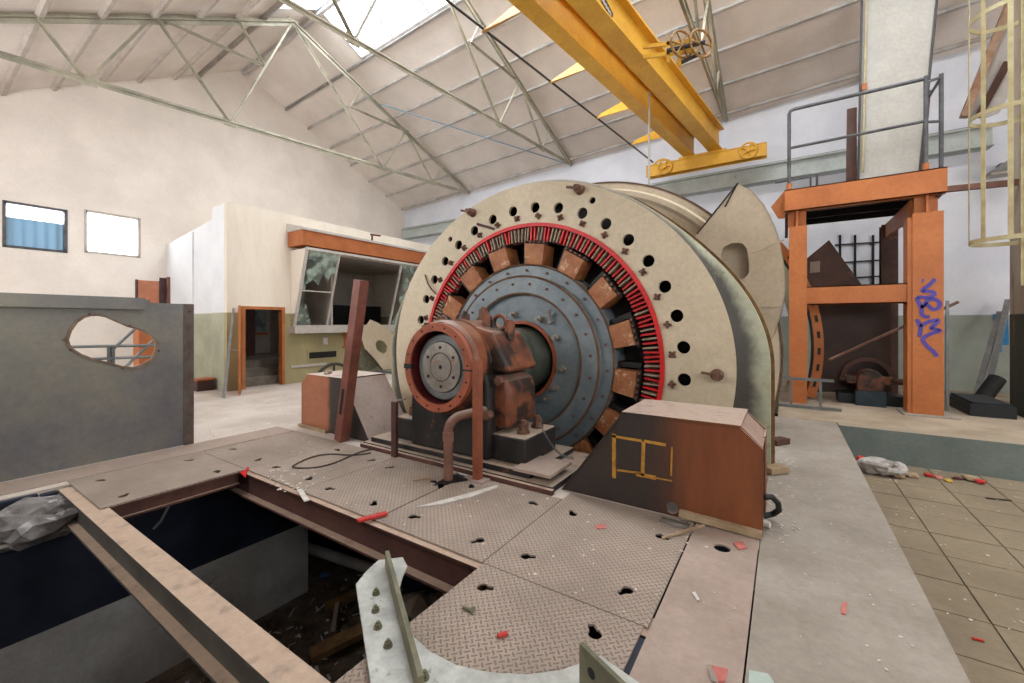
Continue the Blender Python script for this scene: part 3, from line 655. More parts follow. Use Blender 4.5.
for a in (62, 30, -8, -32, -50, 100):
    x, z = MX + .66 * math.cos(R(a)), RC[2] + .66 * math.sin(R(a))
    bb = MB().cyl((x, 5.1, z), (x, 5.03, z), .045, n=12); bb.cyl((x, 5.03, z), (x, 4.96, z), .025, n=8); obj('grease_plug', bb, 'steel', rt)
x, z = MX + .72 * math.cos(R(48)), RC[2] + .72 * math.sin(R(48))
obj('oil_fitting', MB().tube([(x, 5.1, z), (x, 5.02, z), (x, 5.02, z + .1), (x + .03, 5.0, z + .18)], .022, 8).cyl((x, 5.02, z + .08), (x, 5.02, z + .13), .035, n=8), 'steel', rt)
# sixteen wooden-faced poles
pw = .145
for k in range(16):
    a = R(14.6 + 22.5 * k); ca, sa = math.cos(a), math.sin(a); C = Vector((MX, 0, RC[2])); er = Vector((ca, 0, sa)); et = Vector((-sa, 0, ca))
    def Q(r, t, y): return C + er * r + et * t + Vector((0, y, 0))
    b = MB().prism([Q(1.375, -pw, 5.10), Q(1.66, -pw - .015, 5.06), Q(1.66, pw + .015, 5.06), Q(1.375, pw, 5.10)], (0, .32, 0)); po = obj('pole', b, 'wood', rt, bevel=.006)
    b = MB().prism([Q(1.665, -pw - .05, 5.10), Q(1.70, -pw - .05, 5.10), Q(1.70, pw + .05, 5.10), Q(1.665, pw + .05, 5.10)], (0, .4, 0)); obj('pole_shoe', b, 'black', po)
    for j in range(-2, 3): obj('shoe_bolt', MB().cyl(Q(1.685, j * .075, 5.1), Q(1.685, j * .075, 5.05), .017, n=6), 'bolt', po, smooth=False)
    b = MB().prism([Q(1.36, pw + .02, 5.22), Q(1.66, pw + .05, 5.22), Q(1.66, pw + .12, 5.22), Q(1.36, pw + .08, 5.22)], (0, .3, 0)); obj('pole_side', b, 'black', po)

# --- bearing pedestal
BX, BZ, BY = -3.215, 1.105, 3.38
pd = thing('bearing_pedestal', 'rusty brown bearing pedestal with orange flange in front of the motor', 'bearing', (BX, 3.9, .12))
b = MB().prism([(BX - .60, 3.58, .12), (BX + .56, 3.58, .12), (BX + .56, 3.58, .95), (BX + .50, 3.58, 1.08), (BX - .50, 3.58, 1.08), (BX - .60, 3.58, .95)], (0, .75, 0)); obj('body', b, 'blackiron', pd, bevel=.03)
# swelling brown side chambers
for s in (1, -1):
    b = MB()
    prof = [(BX + s * .50, .42), (BX + s * .74, .46), (BX + s * .74, .86), (BX + s * .70, .96), (BX + s * .62, 1.02), (BX + s * .50, 1.03)]
    b.prism([(x, 3.72, z) for x, z in prof], (0, .60, 0)); obj('side_chamber', b, 'brown', pd, bevel=.05)
    ft = obj('foot', MB().box(BX + s * .5, BX + s * .98, 3.66, 4.36, .12, .40), 'blackiron', pd, bevel=.025)
    for y in (3.86, 4.16):
        bb = MB().cyl((BX + s * .84, y, .40), (BX + s * .84, y, .43), .07, n=16); bb.cyl((BX + s * .84, y, .43), (BX + s * .84, y, .50), .055, n=6); bb.cyl((BX + s * .84, y, .5), (BX + s * .84, y, .54), .035, n=10); obj('anchor_nut', bb, 'bolt', pd)
# cap with sloping shoulders
cap = [(-.74, 1.06), (-.74, 1.13), (-.52, 1.50), (-.24, 1.57), (-.12, 1.63), (.12, 1.63), (.24, 1.57), (.52, 1.50), (.74, 1.13), (.74, 1.06)]
b = MB().prism([(BX + x, 3.70, z) for x, z in cap], (0, .62, 0)); cp = obj('cap', b, 'brown', pd, bevel=.035)
b = MB().lathe([(.50, 3.44), (.53, 3.5), (.52, 3.56), (.52, 3.72)], (BX, 0, BZ), 64); obj('barrel', b, 'brown', pd)
b = MB().lathe([(.465, 3.78), (.54, 3.78), (.54, 3.70), (.485, 3.66)], (BX, 0, BZ), 48, a0=.1, a1=PI - .1); obj('barrel_rib', b, 'brown', pd)
fl = obj('flange', MB().lathe([(.405, 3.50), (.405, BY), (.49, BY), (.495, BY + .01), (.495, 3.44), (.48, 3.46)], (BX, 0, BZ), 72), 'orangeprimer', pd, 'orange primed flange ring')
smb = MB().cyl((0, 0, 0), (0, -.006, 0), .011, n=8).mesh('bolt_hole', m('black'), smooth=False)
for k in range(16):
    a = 2 * PI * k / 16 + .1; inst('bolt_hole', smb, fl, (BX + .45 * math.cos(a), BY, BZ + .45 * math.sin(a)))
obj('bore', MB().lathe([(.40, BY + .02), (.40, 3.62), (.30, 3.62)], (BX, 0, BZ), 48), 'darkred', pd, 'dark red bore behind the flange')
ed = obj('end_plate', MB().lathe([(.375, 3.62), (.375, 3.50), (.36, 3.485), (.29, 3.485), (.285, 3.50)], (BX, 0, BZ), 56), 'greysteel', pd)
fc = obj('end_cover', MB().lathe([(.285, 3.52), (.28, 3.462), (.20, 3.455), (.165, 3.455), (.155, 3.475), (.15, 3.455), (.02, 3.455), (.0, 3.455)], (BX, 0, BZ), 56), 'steel', pd, 'stained pale end cover disc')
hb = MB().cyl((0, 0, 0), (0, -.006, 0), .018, n=10).mesh('screw_hole', m('black'), smooth=False)
for k in range(6):
    a = 2 * PI * k / 6 + .55; inst('screw_hole', hb, fc, (BX + .218 * math.cos(a), 3.455, BZ + .218 * math.sin(a)))
inst('screw_hole', hb, fc, (BX, 3.455, BZ), None, (1.2, 1, 1.2))
obj('joint_line', MB().box(BX - .5, BX - .38, BY - .004, BY + .05, BZ - .035, BZ + .02).box(BX + .38, BX + .5, BY - .004, BY + .02, BZ - .012, BZ + .006), 'black', fl)
# eye bolts and hexagon posts on the cap
def eyebolt(x, y, z, r, par):
    bb = MB().tube([(x + r * math.cos(a), y, z + r * 1.05 + r * math.sin(a)) for a in [2 * PI * i / 20 for i in range(20)]], r * .3, 8, True); obj('eye_bolt', bb, 'brown', par)
eyebolt(BX + .44, 3.98, 1.51, .085, cp); eyebolt(BX - .46, 3.98, 1.50, .085, cp)
for x, y, z in ((BX + .28, 3.95, 1.53), (BX + .57, 4.0, 1.45), (BX - .34, 3.86, 1.5), (BX - .60, 3.84, 1.42), (BX - .26, 4.2, 1.56), (BX + .02, 4.22, 1.62)):
    bb = MB().cyl((x, y, z - .05), (x, y, z + .15), .058, n=6); bb.cyl((x, y, z + .15), (x, y, z + .18), .034, n=8); obj('cap_nut', bb, 'brown', pd)
for x in (BX + .66, BX - .66):
    for y in (3.72,): obj('side_nut', MB().cyl((x, 3.70, .98), (x, 3.62, .98), .05, n=6), 'bolt', pd)
obj('side_nut', MB().cyl((BX + .58, 3.6, .62), (BX + .58, 3.52, .62), .05, n=6), 'bolt', pd)

# --- bed plate
bp_ = thing('bed_plate', 'stepped dusty iron bed plate under the bearing pedestal', 'base', (BX, 3.9, 0))
obj('lower_plate', MB().box(-4.58, -1.82, 3.47, 4.60, 0, .06), 'blackiron', bp_, bevel=.008)
obj('upper_plate', MB().box(-4.5, -2.10, 3.53, 4.55, .06, .12), 'blackiron', bp_, bevel=.008)
obj('front_bar', MB().box(-4.58, -1.80, 3.425, 3.47, 0, .045), 'beam', bp_)
obj('side_plate', MB().box(-2.28, -1.86, 3.50, 3.98, .12, .15), 'boxgrey', bp_, 'dust covered square step plate')
# --- pipe and bars in front of the pedestal
t = thing('elbow_pipe', 'rusty elbow pipe rising from the floor plates into the pedestal', 'pipe', (-2.86, 3.18, 0))
px_, py_ = -2.86, 3.19
pts = [(px_, py_, -.05), (px_, py_, .50)] + [(px_ + .0 + .06 * (1 - math.cos(a)), py_ + .16 * (1 - math.cos(a)), .50 + .14 * math.sin(a)) for a in [PI / 2 * i / 8 for i in range(1, 9)]] + [(px_ + .16, 3.6, .66)]
obj('pipe_run', MB().tube(pts, .048, 16), 'pipe', t)
obj('pipe_collar', MB().cyl((px_, py_, .40), (px_, py_, .49), .056, n=16), 'pipe', t)
obj('floor_collar', MB().prism([(px_ - .02, py_ - .2, .006), (px_ + .2, py_ + .12, .006), (px_ - .04, py_ + .12, .006)], (0, 0, .004)), 'black', t)
t = thing('steel_post', 'orange rust angle post standing close beside the bearing flange', 'post', (-2.63, 3.41, 0))
obj('shaft', MB().box(-2.645, -2.57, 3.31, 3.33, .02, 1.22).box(-2.588, -2.57, 3.33, 3.385, .02, 1.22), mat('post_rust', (160, 88, 56), (130, 68, 44), 5, .6, spots=(110, 60, 42), spot_at=.64, spot_scale=5), t)
obj('foot_plate', MB().box(-2.68, -2.5, 3.28, 3.42, 0, .02), 'boxgrey', t)
t = thing('short_post', 'short dark rusty bar standing at the left pedestal corner', 'post', (-3.92, 3.45, 0))
obj('shaft', MB().box(-3.94, -3.86, 3.38, 3.42, .0, .66), 'beam', t); obj('top_tab', MB().bar((-3.94, 3.40, .66), (-3.78, 3.46, .69), .05, .015), 'steel', t)

# --- cover boxes beside the pedestal
def cover(mir, name, label, mt, sidemt):
    c = -3.2
    def X(x): return x if not mir else 2 * c - x
    t = thing('motor_cover', label, 'cover', (X(-.9), 3.95, 0), 'sheet steel motor covers')
    poly = [(-1.78, 0), (-1.19, .80), (-.29, .80), (-.135, .655), (-.135, 0)]
    y0, y1 = 3.62, 4.34
    hq = PY(672, 508, 3.62)
    f = obj('front_sheet', MB().sheet([[(X(x), z) for x, z in poly]] + ([] if mir else [circ(hq.x, hq.z, .05, 18)]), (0, y0, 0), (1, 0, 0), (0, 0, 1), (0, .02, 0)), mt, t)
    obj('back_sheet', MB().prism([(X(x), y1 - .02, z) for x, z in poly], (0, .02, 0)), mt, t)
    b = MB().prism([(X(-1.205), y0 - .015, .80), (X(-.28), y0 - .015, .80), (X(-.28), y1, .80), (X(-1.205), y1, .80)], (0, 0, .016)); obj('top_sheet', b, mt, t)
    b = MB().prism([(X(-1.795), y0 - .012, 0), (X(-1.20), y0 - .012, .805), (X(-1.20), y1, .805), (X(-1.795), y1, 0)], (X(-1.0) - X(-1.016), 0, 0)); obj('slope_sheet', b, sidemt, t)
    if mir:
        b = MB().prism([(X(-.29), y0, .80), (X(-.135), y0, .655), (X(-.135), y1, .655), (X(-.29), y1, .80)], (0, 0, .01)); b.box(X(-.135), X(-.15), y0, y1, 0, .655); obj('end_sheet', b, mt, t)
    else:   # end is open: only flanges
        b = MB().box(-.15, -.135, y1 - .3, y1, 0, .655); obj('end_sheet', b, mt, t)
        b = MB().prism([(-.29, y0 + .1, .79), (-.14, y0 + .1, .64), (-.14, y1, .64), (-.29, y1, .79)], (-.005, 0, -.008)); obj('end_chamfer', b, mt, t)
    return t, f
cr, cfx = cover(False, 'r', 'dark rusty sheet cover with a yellow sprayed rectangle', 'boxrust', 'boxrust')
cl, cfl = cover(True, 'l', 'orange and black sheet cover behind the leaning red post', 'boxorange', 'boxgrey')
# sprayed yellow rectangle
b = MB()
def YS(p, q, wdt):
    P0, P1 = PY(*p, 3.617), PY(*q, 3.617); b.bar(P0, P1, .003, wdt, (0, 0, 1)) if abs(P0.x - P1.x) > abs(P0.z - P1.z) else b.bar(P0, P1, .003, wdt, (1, 0, 0))
YS((614, 434), (614, 478), .035); YS((612, 436), (642, 441), .022); YS((644, 441), (666, 445), .025); YS((643.5, 442), (642.5, 476), .03); YS((672, 447), (671, 476), .014)
YS((617, 470), (640, 473), .018); YS((636, 474), (656, 478), .035); YS((656, 478), (672, 481), .012)
obj('spray_mark', b, 'yspray', cfx, 'yellow sprayed rectangle')
obj('bottom_strip', MB().bar((-.72, 3.59, .05), (-.14, 3.59, .03), .05, .05), 'timber', cr)
obj('bottom_strip', MB().bar((-6.26, 3.58, .03), (-5.55, 3.58, .02), .05, .04), 'timber', cl)

# ================================================================== floor plates and pit steel
def keyhole(x, y, r=.03, a=0.0):
    p = []
    for i in range(14):
        t = R(35) + R(290) * i / 13; p.append((r * math.cos(t), r * math.sin(t)))
    p += [(r * 1.0 + .035, -r * .5), (r + .035, r * .5)]
    c, s = math.cos(a), math.sin(a)
    return [(x + px * c - py * s, y + px * s + py * c) for px, py in p]
def plate(x0, x1, y0, y1, label, holes, mt='plate', z=0.0, th=.012, corner=None, dy=0):
    g_ = .004
    ol = corner or rect(x0 + g_, x1 - g_, y0 + g_, y1 - g_)
    b = MB(); b.sheet([ol] + holes, (0, 0, z - th), (1, 0, 0), (0, 1, 0), (0, 0, th))
    return single('floor_plate', label, 'plate', b, mt, 'steel floor plates', smooth=False)
def kh(*pix):
    out = []
    for i, (u, v) in enumerate(pix):
        p = PZ(u, v); out.append(keyhole(p.x, p.y, .036, i * 1.9 + .4))
    return out
PY0, PY1 = 2.22, 3.42
plate(-6.06, -4.93, PY0, PY1, 'checker floor plate in front of the orange and black motor cover', kh((232, 449), (258, 460)))
plate(-4.93, -3.87, PY0, PY1, 'checker floor plate with the cable loop lying on it', kh((275, 467), (309, 479), (373, 460), (337, 449.5)))
plate(-3.87, -2.80, PY0, PY1, 'checker floor plate between cable loop and elbow pipe', kh((328.5, 488.5), (373.5, 504), (391.5, 467), (433, 481)), corner=[(-3.866, PY0 + .004), (-2.804, PY0 + .004), (-2.804, 2.98), (-2.93, 3.12), (-2.93, PY1 - .004), (-3.866, PY1 - .004)])
plate(-2.79, -1.69, PY0, PY1, 'checker floor plate carrying the long white splinter', kh((412.5, 516.5), (471.5, 486.5), (480, 540), (532, 502.5)))
plate(-1.69, -.60, PY0, 3.60, 'checker floor plate in front of the rusty cover with yellow mark', kh((525.5, 556), (573, 514), (627.5, 590), (660, 536)) + [rect(-.85, -.63, 3.45, 3.57)])
p = [PZ(670, 508), PZ(698, 516)]
plate(-6.06, -4.93, 1.06, PY0, 'checker floor plate on the pit corner beside the grey partition', kh((100, 480), (123, 496), (191, 460), (217, 471)))
plate(-1.68, -.62, 1.0, PY0, 'checker floor plate under the galvanised yoke', kh((482.5, 587), (595, 634)))
plate(-1.68, -.62, -.4, 1.0, 'checker floor plate at the camera side of the yoke', [])
q = PZ(722, 548); q2 = PZ(681, 521)
plate(-.595, -.155, -.4, PY1 + .17, 'long smooth floor plate strip beside the concrete walkway', [circ(q.x, q.y, .055, 18)], mt='flatplate')
plate(-6.54, -6.07, .2, 3.4, 'narrow smooth floor plate strip at the foot of the grey partition', [], mt='flatplate', z=.004)
plate(-6.54, -5.95, -1.2, .19, 'smooth floor plate strip beside the rubble heap', [], mt='flatplate', z=.004)
# small rag pocket hole by the cover
def ibeam(name, label, p, q, h, wd, mt, tf=.02):
    p, q = Vector(p), Vector(q); t = thing(name, label, 'beam', (p + q) / 2)
    z = p.z
    def at(v, dz): return Vector((v.x, v.y, z - dz))
    obj('top_flange', MB().bar(at(p, tf / 2), at(q, tf / 2), wd, tf), mt, t); obj('web', MB().bar(at(p, h / 2), at(q, h / 2), .02, h - 2 * tf), mt, t)
    obj('bottom_flange', MB().bar(at(p, h - tf / 2), at(q, h - tf / 2), wd, tf), mt, t); return t
ibeam('steel_joist', 'rusty red joist carrying the floor plates over the pit', (-5.2, 2.25, -.014), (-.3, 2.25, -.014), .27, .16, 'beam')
bj = ibeam('steel_joist', 'long grey joist crossing the open pit towards the camera', (-5.88, 1.045, -.014), (-1.69, 1.045, -.014), .27, .15, 'beam2')
obj('end_cleat', MB().box(-5.94, -5.86, .86, .97, -.26, -.03), 'navy', bj)
for z in (-.08, -.2): obj('cleat_bolt', MB().cyl((-5.86, .915, z), (-5.83, .915, z), .025, n=6), 'bolt', bj)
ibeam('steel_joist', 'rusty joist under the plate edge beside the yoke', (-1.62, 2.16, -.014), (-1.62, -1.0, -.014), .2, .10, 'beam')
ibeam('steel_joist', 'dark joist under the corner plate edge', (-4.97, 1.13, -.014), (-4.97, 2.16, -.014), .14, .08, 'beam')
ibeam('steel_joist', 'dark edge joist along the pit beside the grey partition', (-5.90, -1.2, -.014), (-5.90, .84, -.014), .16, .07, 'navy')
ibeam('steel_joist', 'joist under the seam of the smooth strip', (-.6, -1.0, -.014), (-.6, 2.15, -.014), .2, .1, 'navy')
ibeam('steel_joist', 'hidden joist under the bed plate edge', (-5.9, 3.38, -.014), (-.3, 3.38, -.014), .2, .06, 'navy')
# conduit and junk in the pit
single('pit_pipe', 'dark fat pipe lying across the back of the pit', 'pipe', MB().cyl(PZ(303, 546, -1.95), PZ(372, 569, -2.1), .08, n=14), 'pitdark')
single('conduit_rod', 'short pale rod hanging under the corner plate', 'rod', MB().tube([(-4.96, 1.55, -.16), (-5.0, 1.5, -.3), (-5.02, 1.45, -.36)], .012, 6), 'greysteel')
rr = random.Random(11)
for k, (u, v, L_, w_, a, lab) in enumerate(((372, 591, .75, .16, 25, 'upper broken orange timber in the pit rubbish'), (345, 602, .5, .15, 30, 'lower orange timber half buried in the pit rubbish'), (338, 646, .6, .2, 28, 'mouldy plank nearest the crossing joist in the pit'), (335, 622, .5, .05, 100, 'dark stick leaning over the pit timber'))):
    p = PZ(u, v, PITZ + .1); d = Vector((math.cos(R(a + 40)), math.sin(R(a + 40)), 0)) * L_ / 2
    single('pit_timber', lab, 'timber', MB().bar(p - d + Vector((0, 0, .02)), p + d + Vector((0, 0, .07)), w_, .07), 'timber2' if k < 3 else 'pipe')
b = MB()
for k in range(700):
    x = rr.uniform(-5.8, -1.4); y = rr.uniform(.7, 4.3); s = rr.uniform(.02, .09); b.rock((x, y, PITZ + s * .3), s, k, .6)
o = obj('pit_rubble', b, 'dirt', smooth=False); o['kind'] = 'stuff'; o['label'] = 'dark rubble and dirt covering the pit floor'; o['category'] = 'rubble'
b = MB()
for k in range(420):
    x = rr.uniform(-5.6, -1.6); y = rr.uniform(.9, 4.2); s = rr.uniform(.01, .035); a = rr.uniform(0, PI); p = Vector((x, y, PITZ + .09)); d = Vector((math.cos(a), math.sin(a), rr.uniform(-.1, .3))) * rr.choice((.02, .02, .03, .04, .07))
    b.bar(p - d, p + d, s, .006)
o = obj('pit_scraps', b, 'plastic', smooth=False); o['kind'] = 'stuff'; o['label'] = 'pale plastic and paper scraps strewn over the pit floor'; o['category'] = 'litter'
p = PZ(325, 575, PITZ + .15); single('blue_wrapper', 'small blue wrapper in the pit rubbish', 'litter', MB().rock(p, .07, 4, .5), 'bluecover')
p = PZ(455 - 25, 600, -1.0)
single('debris_sack', 'lumpy torn sack of rubble under the plate edge in the pit', 'sack', MB().rock(PZ(420, 610, PITZ + .25), .25, 9, .8).rock(PZ(432, 604, PITZ + .25), .22, 12, .8).rock(PZ(412, 602, PITZ + .25), .2, 14, .8), 'brick', smooth=False)

# foil heap on the pit edge at far left
b = MB()
bm = bmesh.new(); bmesh.ops.create_icosphere(bm, subdivisions=3, radius=.26); rq = random.Random(5)
from mathutils import noise as mn
for v in bm.verts:
    n_ = mn.noise(v.co * 9.0); v.co = Vector((v.co.x * .9, v.co.y * 1.5, v.co.z * .75)) * (1 + .45 * n_)
fs = [tuple(x.index for x in f.verts) for f in bm.faces]; c = PX(38, 522, -5.75); b.add([v.co + c for v in bm.verts], fs); bm.free()
single('plastic_sheet', 'crumpled grey plastic sheet hanging over the pit corner', 'sheet', b, mat('crumpled_plastic', (150, 146, 144), (96, 92, 90), 9, .3, spots=(206, 202, 206), spot_at=.6, spot_scale=6), smooth=False)
single('pale_slat', 'pale flat slat lying under the crumpled plastic sheet', 'slat', MB().bar((-5.8, -.4, -.36), (-5.74, .72, -.33), .2, .03), 'paper')
for k, (u, v, r_) in enumerate(((3, 462, .12), (6, 474, .09), (0, 470, .13), (12, 476, .06))):
    p = PZ(u, v); single('rubble_lump', ['large', 'second', 'third', 'small outer'][k] + ' lump of the rubble heap at the left frame edge', 'rubble', MB().rock(p + Vector((0, 0, r_ * .5)), r_, 20 + k), 'brick', 'rubble beside the partition', smooth=False)

# ================================================================== galvanised yoke in the foreground
t = thing('galvanised_yoke', 'galvanised steel yoke with curved arm lying over the pit edge', 'bracket', PZ(400, 640))
out_px = [(378, 560), (402.8, 556.8), (407.4, 566), (402.8, 575.6), (399, 590), (400.7, 613), (411, 634), (430, 651), (457, 665), (490, 672), (527, 674), (559, 670), (580, 663), (600, 655), (640, 683), (650, 760), (380, 790), (370.5, 683), (364, 640), (355.7, 584), (366, 571)]
zz = .03; pl = [PZ(u, v, zz) for u, v in out_px]
b = MB(); b.sheet([[(p.x, p.y) for p in pl]], (0, 0, zz - .016), (1, 0, 0), (0, 1, 0), (0, 0, .016)); obj('plate', b, 'galv', t, bevel=.003)
def vplate(p, q, h, th, nm, mt, z0=zz):
    a, c = Vector((p.x, p.y, z0)), Vector((q.x, q.y, z0)); bb = MB().bar(a + Vector((0, 0, h / 2)), c + Vector((0, 0, h / 2)), th, h); return obj(nm, bb, mt, t, bevel=.002)
vplate(PZ(387, 566, zz), PZ(421, 700, zz), .10, .026, 'stiffener', 'olive')
for i, (u, v) in enumerate(((376, 594), (375.5, 611), (378, 627.5), (388, 646), (424.5, 678))):
    p = PZ(u, v, zz); bb = MB().cyl(p, p + Vector((0, 0, .006)), .022, n=14); bb.cyl(p + Vector((0, 0, .006)), p + Vector((0, 0, .022)), .017, n=6); bb.cyl(p + Vector((0, 0, .022)), p + Vector((0, 0, .034)), .009, n=8); obj('bolt', bb, 'olive', t, smooth=False)
p = PZ(389, 564.5, zz); obj('rust_hole', MB().cyl(p, p + Vector((0, 0, .002)), .012, n=10), 'bolt', t)
# upright lug at the other end of the yoke
P0 = PZ(583, 641, .24); dirv = (PZ(634, 690, .24) - P0).normalized(); P1 = P0 + dirv * .62
lug = obj('upright_lug', MB().prism([Vector((P0.x, P0.y, zz)), Vector((P1.x, P1.y, zz)), P1, P0], Vector((-dirv.y, dirv.x, 0)) * -.022), 'olive', t, bevel=.002)
nn = Vector((dirv.y, -dirv.x, 0)).normalized()
for a, zc, r_ in ((.075, .165, .022), (.15, .14, .012)):
    c = Vector((P0.x, P0.y, zc)) + dirv * a
    for s in (1, -1): obj('lug_hole', MB().cyl(c + nn * s * .0235, c + nn * s * .0, r_, n=14), 'black', lug)

# ================================================================== grey partition with a torn hole
t = thing('steel_partition', 'dark grey steel partition panel with an oval hole', 'panel', (-6.56, 1.2, 0))
hp = [(69, 340), (72, 331), (78, 322.6), (85, 318), (91, 316.3), (98, 316), (105.6, 317.4), (116, 322), (127.6, 327), (141, 330.6), (151, 336.5), (155.4, 343), (154.7, 350), (151, 358.5), (143.7, 363.6), (132, 367), (121.7, 365.8), (108.6, 362), (95.4, 359), (82, 354), (74, 349), (70.5, 344.5)]
hy = [(PX(u, v, -6.54).y, PX(u, v, -6.54).z) for u, v in hp]
b = MB(); b.sheet([[(-1.2, .008), (2.30, .008), (2.30, 1.845), (1.86, 1.845), (1.86, 1.88), (-1.2, 1.88)], hy], (-6.56, 0, 0), (0, 1, 0), (0, 0, 1), (.012, 0, 0)); sp_ = obj('sheet', b, 'gate', t)
cy_ = sum(a for a, _ in hy) / len(hy); cz_ = sum(a for _, a in hy) / len(hy)
big = [(cy_ + (a - cy_) * 1.09, cz_ + (c - cz_) * 1.09) for a, c in hy]
b = MB(); b.sheet([big, hy], (-6.548, 0, 0), (0, 1, 0), (0, 0, 1), (.012, 0, 0)); hr = obj('hole_rim', b, 'gateedge', t)
for i in range(0, len(big), 4): obj('rim_bolt', MB().cyl((-6.536, big[i][0], big[i][1]), (-6.52, big[i][0], big[i][1]), .014, n=6), 'bolt', hr)
obj('top_rail', MB().box(-6.60, -6.50, -1.2, 1.80, 1.86, 1.90).box(-6.54, -6.50, -1.2, 1.80, 1.76, 1.86), 'gate', t)
ep = obj('edge_angle', MB().box(-6.60, -6.545, 2.27, 2.31, .005, 1.845).box(-6.548, -6.536, 2.2, 2.31, .005, 1.845), mat('edge_strip', (112, 100, 92), (84, 70, 62), 6, .55), t)
for z in (.15, .5, .85, 1.2, 1.5, 1.75): obj('edge_bolt', MB().cyl((-6.536, 2.26, z), (-6.522, 2.26, z), .016, n=6), 'bolt', ep)
obj('brace', MB().bar((-6.62, 1.2, .0), (-7.1, 1.2, 0.0), .05, .04).bar((-6.6, 1.0, 1.2), (-7.1, 1.0, .02), .04, .04), 'gate', t)
# what stands behind the partition
t = thing('notice_stand', 'orange-brown board on a stand behind the partition', 'board', PZ(148, 400) * 1.0)
bx = -10.2
c0, c1 = PX(138, 280, bx), PX(159, 301, bx)
obj('board', MB().box(bx - .03, bx, c0.y, c1.y, .9, c0.z), 'plywood', t)
obj('frame', MB().box(bx - .05, bx + .01, c1.y, c1.y + .03, .0, c0.z + .01).box(bx - .05, bx + .01, c0.y - .03, c0.y, .0, c0.z + .01), 'purple', t)
c2, c3 = PX(164, 277, bx), PX(171.5, 301, bx)
t = thing('side_board', 'narrow brown-edged board beside the orange stand', 'board', (bx, c2.y, 0))
obj('board', MB().box(bx - .25, bx - .2, c2.y, c3.y + .02, .4, c2.z), 'purple', t); obj('edge', MB().box(bx - .2, bx - .15, c3.y - .02, c3.y + .03, 0, c2.z + .02), 'pipe', t); obj('arm', MB().bar((bx, c1.y, 2.2), (bx - .22, c2.y, 2.25), .04, .04), 'purple', t)
t = thing('low_railing', 'pale tube railing with diagonal braces seen through the oval hole', 'railing', (-8.6, 2.6, 0))
def RL(u, v): return PX(u, v, -8.6)
for p, q in (((66, 347), (168, 345)), ((92, 359), (168, 356)), ((112, 350), (136, 328)), ((124, 368), (156, 338))): obj('rail', MB().tube([RL(*p), RL(*q)], .022, 8), 'greysteel', t)
for u in (109, 113, 66, 168):
    p = RL(u, 347); obj('rail_post', MB().tube([(p.x, p.y, 0), (p.x, p.y, p.z)], .024, 8), 'greysteel', t)
p = PX(139, 330, -9.4); q = PX(160, 356, -9.4)
single('orange_crate', 'bright orange crate behind the low railing', 'crate', MB().box(-9.7, -9.4, p.y, q.y + .3, .0, p.z), 'fascia')

# ================================================================== winding drum behind the motor
dr_ = thing('winding_drum', 'big cream winding drum behind the stator ring', 'drum', (MX, 8.7, 0))
DC = (MX, 0, MZ)
obj('front_cheek', MB().lathe([(.6, 7.40), (2.85, 7.40), (2.9, 7.34), (2.98, 7.34), (3.02, 7.40), (3.11, 7.40), (3.14, 7.43), (3.14, 7.6), (2.9, 7.62)], DC, 110), 'drum', dr_)
obj('cheek_edge', MB().lathe([(3.12, 7.395), (3.15, 7.40), (3.155, 7.45)], DC, 110), 'rustedge', dr_)
obj('barrel', MB().lathe([(2.78, 7.6), (2.78, 10.0)], DC, 90), 'drum', dr_)
obj('hub', MB().lathe([(.42, 5.7), (.42, 7.3), (.8, 7.32), (.8, 7.45)], DC, 40), 'shaft', dr_)
obj('rear_cheek', MB().lathe([(2.7, 9.92), (3.0, 9.92), (3.02, 10.02), (2.7, 10.05)], DC, 110), 'drum', dr_)
# brake path ring beyond the tower with slots
br = thing('brake_ring', 'orange slotted brake ring seen behind the orange tower column', 'ring', (MX + 3.6, 10.7, 0))
obj('cheek', MB().lathe([(3.3, 10.62), (3.62, 10.62), (3.62, 10.68)], DC, 60, a0=-.29, a1=.75), 'rim', br)
rg = obj('ring', MB().lathe([(3.66, 10.80), (3.68, 10.70), (3.84, 10.70), (3.85, 10.80)], DC, 60, a0=-.28, a1=.75), 'orange', br)
obj('ring_gap', MB().lathe([(3.62, 10.72), (3.67, 10.72)], DC, 60, a0=-.28, a1=.75), 'black', br)
for k in range(9):
    a = -.2 + k * .09; c = Vector((MX + 3.765 * math.cos(a), 10.7, MZ + 3.765 * math.sin(a))); tt = Vector((-math.sin(a), 0, math.cos(a)))
    obj('slot', MB().bar(c - tt * .07, c + tt * .07, .05, .02, (0, 1, 0)), 'black', rg)
# quarter guard plate
gp = thing('drum_guard', 'cream quarter-circle guard plate with rounded opening beside the stator', 'guard', PY(745, 400, 7.0))
gpx = [(738, 183), (752, 191), (764, 205), (774, 224), (781, 245), (785, 268), (786, 290), (782, 312), (775, 333), (766, 351), (752, 372), (720, 385), (690, 330), (676, 268), (696, 235)]
GL = [(PY(u, v, 6.9).x, PY(u, v, 6.9).z) for u, v in gpx]
ho = [(724, 247), (731, 243), (742, 243), (747, 249), (749, 262), (749, 273), (744, 279), (734, 279), (726, 273), (722, 262), (721, 253)]
HL = [(PY(u, v, 6.9).x, PY(u, v, 6.9).z) for u, v in ho]
gs = obj('sheet', MB().sheet([GL, HL], (0, 6.9, 0), (1, 0, 0), (0, 0, 1), (0, .02, 0)), 'drum', gp)
obj('back_sheet', MB().prism([(x, 7.18, z) for x, z in [(GL[i][0], GL[i][1]) for i in range(len(GL))]], (0, .015, 0)), 'drum', gp)
ee = MB()
